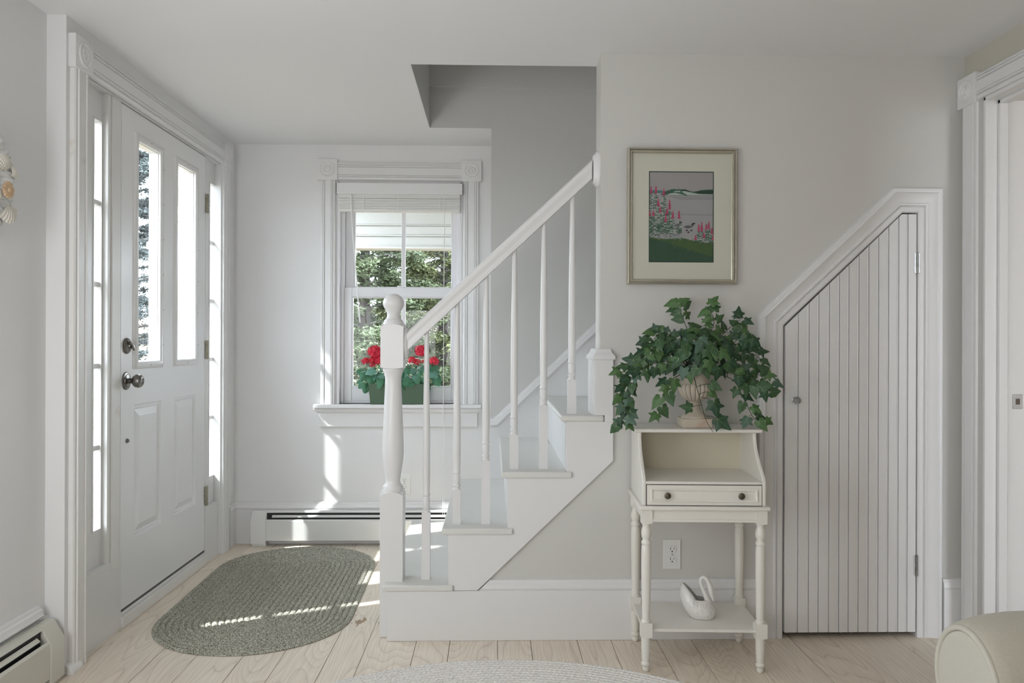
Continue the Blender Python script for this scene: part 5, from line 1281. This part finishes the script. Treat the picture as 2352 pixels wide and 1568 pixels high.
def blossom(x, y, rpx, d=YB - .03):
    c_ = Q(x, y, d); R_ = rpx * YB / F_PX; k = MB(); n_ = max(14, int(rpx * 2.6))
    for q in range(n_):
        f_ = (q + .5) / n_; ph = math.acos(1 - 1.75 * f_); th = q * 2.39996
        dv = Vector((sin(ph) * cos(th), sin(ph) * sin(th), cos(ph) * .85)); pc = c_ + dv * R_ * random.uniform(.78, 1.0)
        u_ = dv.cross(Vector((.3, .2, 1))).normalized(); v_ = dv.cross(u_)
        s_ = R_ * .42
        for e in range(5):
            a1_ = 2 * pi * e / 5 + q; p1_ = pc + (u_ * cos(a1_) + v_ * sin(a1_)) * s_ + dv * s_ * random.uniform(.05, .4)
            pl = pc + (u_ * cos(a1_ - .55) + v_ * sin(a1_ - .55)) * s_ * .75 + dv * s_ * .1; pr_ = pc + (u_ * cos(a1_ + .55) + v_ * sin(a1_ + .55)) * s_ * .75 + dv * s_ * .1
            k.add([pc, pl, p1_, pr_], [(0, 1, 2, 3)])
    o = part(k, 'flower_head', 'petal_red', gp, smooth=20)
    part(MB().tube([c_ - Vector((0, 0, R_ * .3)), (c_ + Vector(((ax0 + ax1) / 2, YB, bz1))) / 2 + Vector((c_.x - (ax0 + ax1) / 2, 0, 0)) * .3, Vector((c_.x * .6 + (ax0 + ax1) / 2 * .4, YB - .01, bz1 - .012))], .0018, 6), 'flower_stalk', 'geranium_leaf', gp)
for (x, y, r_) in ((861, 808, 16), (872, 826, 14), (840, 829, 9), (856, 826, 9), (934, 768, 7), (968, 806, 15), (946, 827, 9), (957, 831, 8), (972, 830, 5), (997, 829, 11), (856, 838, 7)): blossom(x, y, r_, YB - random.uniform(.015, .05))

# ------------------------------------------------------------------ wreath on the near left wall
wc = Vector((XLN + .022, 2.375, 1.622)); WR = 0.130
wr_ = tag(empty('shell_wreath', (XLN, wc.y, wc.z)), 'pale oval wreath with seashells on the left wall', 'wreath')
random.seed(12); k = MB()
pts = []; rs_ = []
for i in range(97):
    t = 2 * pi * i / 96; a_ = WR * (1 + .02 * sin(7 * t)); pts.append((wc.x + .004, wc.y + a_ * cos(t), wc.z + a_ * 1.12 * sin(t))); rs_.append(.024 + .0035 * sin(23 * t) + .002 * sin(41 * t))
k.tube(pts, rs_, 14, cap=False)
for s_ in range(10):
    pts = []; ph = s_ * 2.1; f_ = 9 + s_ % 3
    for i in range(121):
        t = 2 * pi * i / 120; pts.append((wc.x + .004 + .026 * sin(f_ * t + ph), wc.y + (WR + .026 * cos(f_ * t + ph)) * cos(t), wc.z + (WR + .026 * cos(f_ * t + ph)) * 1.12 * sin(t)))
    k.tube(pts, .0022, 4, cap=False)
part(k, 'ring', 'wreath_lace', wr_)['kind'] = 'stuff'
def scallop(c_, size, ang, m_, ribs=9):
    vs = [(0, 0, 0)]; fs = []; n_ = ribs * 4; rings = 5
    for q in range(1, rings + 1):
        f_ = q / rings
        for i in range(n_ + 1):
            t = -1.15 + 2.3 * i / n_; rb = 1 + .05 * cos(i / n_ * ribs * 2 * pi) * f_
            a_ = f_ * rb; dome = .42 * (1 - (f_ - .35) ** 2 * 1.6) * cos(t * .9) * f_ ** .5 + .03 * cos(i / n_ * ribs * 2 * pi)
            vs.append((dome, a_ * sin(t), a_ * cos(t)))
    for i in range(n_): fs.append((0, 1 + i, 2 + i))
    for q in range(rings - 1):
        for i in range(n_): a_ = 1 + q * (n_ + 1); b_ = a_ + n_ + 1; fs.append((a_ + i, b_ + i, b_ + i + 1, a_ + i + 1))
    R_ = Matrix.Rotation(ang, 3, 'X'); k = MB().add([Vector(c_) + (R_ @ Vector(v)) * size for v in vs], fs)
    part(k, 'seashell', m_, wr_, smooth=50)
sx_ = XLN + .052
for (px_, py_, sz, an, m_) in ((6, 395, .052, .3, 'shell_white'), (-8, 420, .045, 2.6, 'shell_white'), (12, 470, .055, 3.4, 'shell_white'), (-14, 455, .04, 1.0, 'shell_tan'), (-20, 500, .04, 2.0, 'shell_white'), (-25, 360, .04, .8, 'shell_white'), (26, 405, .030, -.7, 'shell_white')):
    scallop(P(px_, py_, X=sx_), sz, an, m_)
k = MB(); fc_ = P(16, 436, X=sx_ + .012)
for i in range(14):
    t = 2 * pi * i / 14; k.ball(fc_ + Vector((.004, .018 * cos(t), .016 * sin(t))), (.005, .011, .006), 8, 6, M=Matrix.Rotation(t, 3, 'X'))
k.ball(fc_, (.012, .012, .012), 10, 6)
part(k, 'dried_flower', 'shell_tan', wr_)

# ------------------------------------------------------------------ sofa arm
so = tag(empty('sofa', (1.5, 1.3, 0)), 'cream upholstered sofa arm with welted edge at the lower right', 'sofa')
ac_y, ac_z = 1.925, 0.315
def arm_section(x, grow):
    """outline in (y, z): rolled top over a straight panel"""
    pts = []; R_ = 0.135 + grow
    for i in range(25):
        t = radians(-25) + radians(230) * i / 24; pts.append((ac_y + R_ * cos(t) * .98, ac_z + R_ * sin(t) * 1.03 + grow * .3))
    return pts
secs = []
prof_ = [(1.150, -.010), (1.151, -.002), (1.158, .004), (1.18, .010), (1.22, .017), (1.28, .022), (1.40, .024), (1.80, .024)]
vs = []; fs = []
for x, g in prof_:
    s_ = arm_section(x, g); s_ = s_ + [(ac_y - .095 - g, .10), (ac_y + .085 + g, .10)]
    vs += [(x, y, z) for y, z in s_]
n_ = 27
for q in range(len(prof_) - 1):
    for i in range(n_): j = (i + 1) % n_; fs.append((q * n_ + i, q * n_ + j, (q + 1) * n_ + j, (q + 1) * n_ + i))
fs.append(tuple((len(prof_) - 1) * n_ + i for i in range(n_)))
part(MB().add(vs, fs), 'arm', 'sofa_fabric', so, smooth=60)
s_ = arm_section(0, -.012) + [(ac_y - .085, .10), (ac_y + .075, .10)]
part(MB().prism(s_, lambda a, b, h: (h, a, b), 1.146, 1.20), 'arm_panel', 'sofa_panel', so, bevel=0.004)
s2 = arm_section(0, -.006); part(MB().tube([(1.149, ac_y - .092, .10)] * 0 + [(1.149, y, z) for y, z in ([(ac_y + .080, .10)] + s2 + [(ac_y - .090, .10)])], .0075, 10), 'welt', 'sofa_panel', so, smooth=60)
part(MB().box((1.20, .35, .12), (1.80, ac_y - .1, .30)), 'base', 'sofa_fabric', so, bevel=.02, seg=3)
part(MB().box((1.17, .42, .30), (1.75, 1.74, .43)), 'seat_cushion', 'sofa_fabric', so, bevel=.03, seg=4)
for x, y in ((1.22, 1.88), (1.22, .4), (1.9, 1.88), (1.9, .4)): part(MB().lathe([(.015, 0), (.022, .12)], (x if x < 1.8 else 1.78, y, 0), 'z', 12), 'foot', 'bark', so)
bpy.data.objects['sofa'].location = so.location

# ------------------------------------------------------------------ outside
random.seed(77); rng = np.random.default_rng(7)
# ground bank
def gz(x, y): return -0.35 + max(0, (y - 9)) * 0.085 + .10 * sin(x * .9) * sin(y * .5)
vs = []; fs = []; nxg, nyg = 60, 50
for i in range(nxg):
    for j in range(nyg):
        x = -30 + 50 * i / (nxg - 1); y = -12 + 52 * j / (nyg - 1)
        z = gz(x, y) if y > 4.9 or x < -1.8 else -.35
        vs.append((x, y, z - .02))
for i in range(nxg - 1):
    for j in range(nyg - 1): fs.append((i * nyg + j, (i + 1) * nyg + j, (i + 1) * nyg + j + 1, i * nyg + j + 1))
structure(MB().add(vs, fs).build('ground_outside', 'leaf_litter', smooth=80), 'leaf-littered bank outside the window')
# pale driveway seen low in the right pane
pa = P(1003, 893, Y=13); k = MB(); xa_, xb_ = P(1006, 880, Y=12.5).x, P(1060, 880, Y=12.5).x
dvs = []
for (x, y) in ((xa_, 10.5), (xb_ + 1, 10.5), (xb_ + 2.2, 18), (xa_ + 0.55, 18)): dvs.append((x, y))
k.prism(dvs, lambda a, b, h: (a, b, gz(a, b) + .10 + h), 0, .05)
structure(k.build('path_outside', 'driveway'), 'pale path outside seen through the lower right pane')
# porch header beyond the window
yo = 6.4
pb = structure(empty('porch_header', (-.6, yo, 2.1)), 'white porch beam seen in the top of the window')
zb = lambda y: P(925, y, Y=yo).z
for (ya_, yb_, d, nm) in ((572, 566, .03, 'drip_strip'), (566, 543, .0, 'board'), (543, 539, .02, 'bead'), (539, 519, .01, 'board'), (519, 516, .03, 'bead'), (516, 470, .02, 'board'), (470, 440, .04, 'board')):
    MB().box((-1.45, yo - d, zb(ya_)), (3.0, yo + .12, zb(yb_) - .001)).build(nm, 'porch_paint', pb, bevel=.004)
MB().box((-1.45, YB + .16, zb(440)), (3.0, yo + .12, zb(440) + .04)).build('porch_ceiling', 'porch_paint', pb)
fix_children(pb)

def tree(name, label, x, y, h, spread, matn, ncl, seed, low=0.4, lean=0.0, twigs=60):
    rs_ = np.random.default_rng(seed); rd = random.Random(seed)
    z0 = gz(x, y)
    r = tag(empty(name, (x, y, z0)), label, 'tree', 'evergreens outside')
    k = MB(); k.tube([(0, 0, -.1), (lean * .3, 0, h * .35), (lean * .7, .1, h * .7), (lean, .1, h)], [.10, .08, .05, .015], 10); k.build('trunk', 'bark', r)
    k = MB(); tips = []
    for q in range(twigs):
        zz_ = low + (h - low) * (q + rd.random()) / twigs; a_ = q * 2.4 + rd.random(); L_ = spread * (1 - .75 * (zz_ - low) / (h - low)) * rd.uniform(.7, 1.1)
        cx0 = lean * zz_ / h; p0 = Vector((cx0, 0, zz_)); p1_ = p0 + Vector((cos(a_) * L_ * .5, sin(a_) * L_ * .5, L_ * .10)); p2_ = p0 + Vector((cos(a_) * L_, sin(a_) * L_, -L_ * .06))
        k.tube([p0, p1_, p2_], [.018, .011, .004], 5); tips.append((p0, p1_, p2_))
        for e in range(3):
            t = .35 + .6 * rd.random(); b_ = p0.lerp(p2_, t) + Vector((0, 0, L_ * .08)); d_ = Vector((cos(a_ + rd.choice((-.8, .8))), sin(a_ + rd.choice((-.8, .8))), rd.uniform(-.1, .3))) * L_ * .35
            k.tube([b_, b_ + d_], [.007, .003], 4); tips.append((b_, b_ + d_ * .5, b_ + d_))
    br = k.build('branches', 'twig', r); br['kind'] = 'stuff'
    # needle sprays
    T_ = np.array([[list(a_), list(b_), list(c_)] for a_, b_, c_ in tips])
    pick = rs_.integers(0, len(T_), ncl); t = rs_.random(ncl) ** .7
    A, B, C_ = T_[pick, 0], T_[pick, 1], T_[pick, 2]; tt = t[:, None]
    pos = (1 - tt) ** 2 * A + 2 * (1 - tt) * tt * B + tt ** 2 * C_ + rs_.normal(0, .05, (ncl, 3)) * [1, 1, .5]
    per = 9
    pos = np.repeat(pos, per, 0) + rs_.normal(0, .045, (ncl * per, 3)) * [1, 1, .45]
    n_ = len(pos); dr_ = rs_.normal(0, 1, (n_, 3)) * [1, 1, .45]; dr_ /= np.linalg.norm(dr_, axis=1)[:, None]
    up_ = rs_.normal(0, 1, (n_, 3)); sd = np.cross(dr_, up_); sd /= np.linalg.norm(sd, axis=1)[:, None]
    L2 = rs_.uniform(.04, .085, n_)[:, None]; W2 = rs_.uniform(.008, .017, n_)[:, None]
    V = np.stack([pos - sd * W2, pos + sd * W2, pos + dr_ * L2], 1).reshape(-1, 3)
    me = bpy.data.meshes.new('foliage'); me.vertices.add(len(V)); me.vertices.foreach_set('co', V.ravel())
    me.loops.add(len(V)); me.loops.foreach_set('vertex_index', np.arange(len(V), dtype=np.int32)); me.polygons.add(n_); me.polygons.foreach_set('loop_start', np.arange(0, len(V), 3, dtype=np.int32)); me.update()
    me.materials.append(MAT[matn]); o = bpy.data.objects.new('foliage', me); COL.objects.link(o); o.parent = r; o['kind'] = 'stuff'
    return r
tree('evergreen_tree', 'green evergreen with bare grey twigs behind the left panes', -1.75, 11.0, 4.2, 1.25, 'needles', 9500, 1, low=.3)
tree('evergreen_tree', 'yellow-green evergreen with spreading boughs behind the right panes', -0.75, 12.2, 3.7, 1.5, 'needles_yellow', 8000, 2, low=.3)
tree('evergreen_tree', 'tall dark evergreen farther back between the panes', -1.5, 16.0, 6.0, 2.2, 'needles', 14000, 3, low=.2)
tree('evergreen_tree', 'dark spruce at the right edge of the window view', -0.1, 14.0, 5.2, 1.6, 'needles', 9000, 4, low=.3)
tree('evergreen_tree', 'blue-grey spruce seen through the left lite of the front door', -6.15, 13.9, 7.5, 1.5, 'needles_blue', 20000, 5, low=.1, twigs=90)
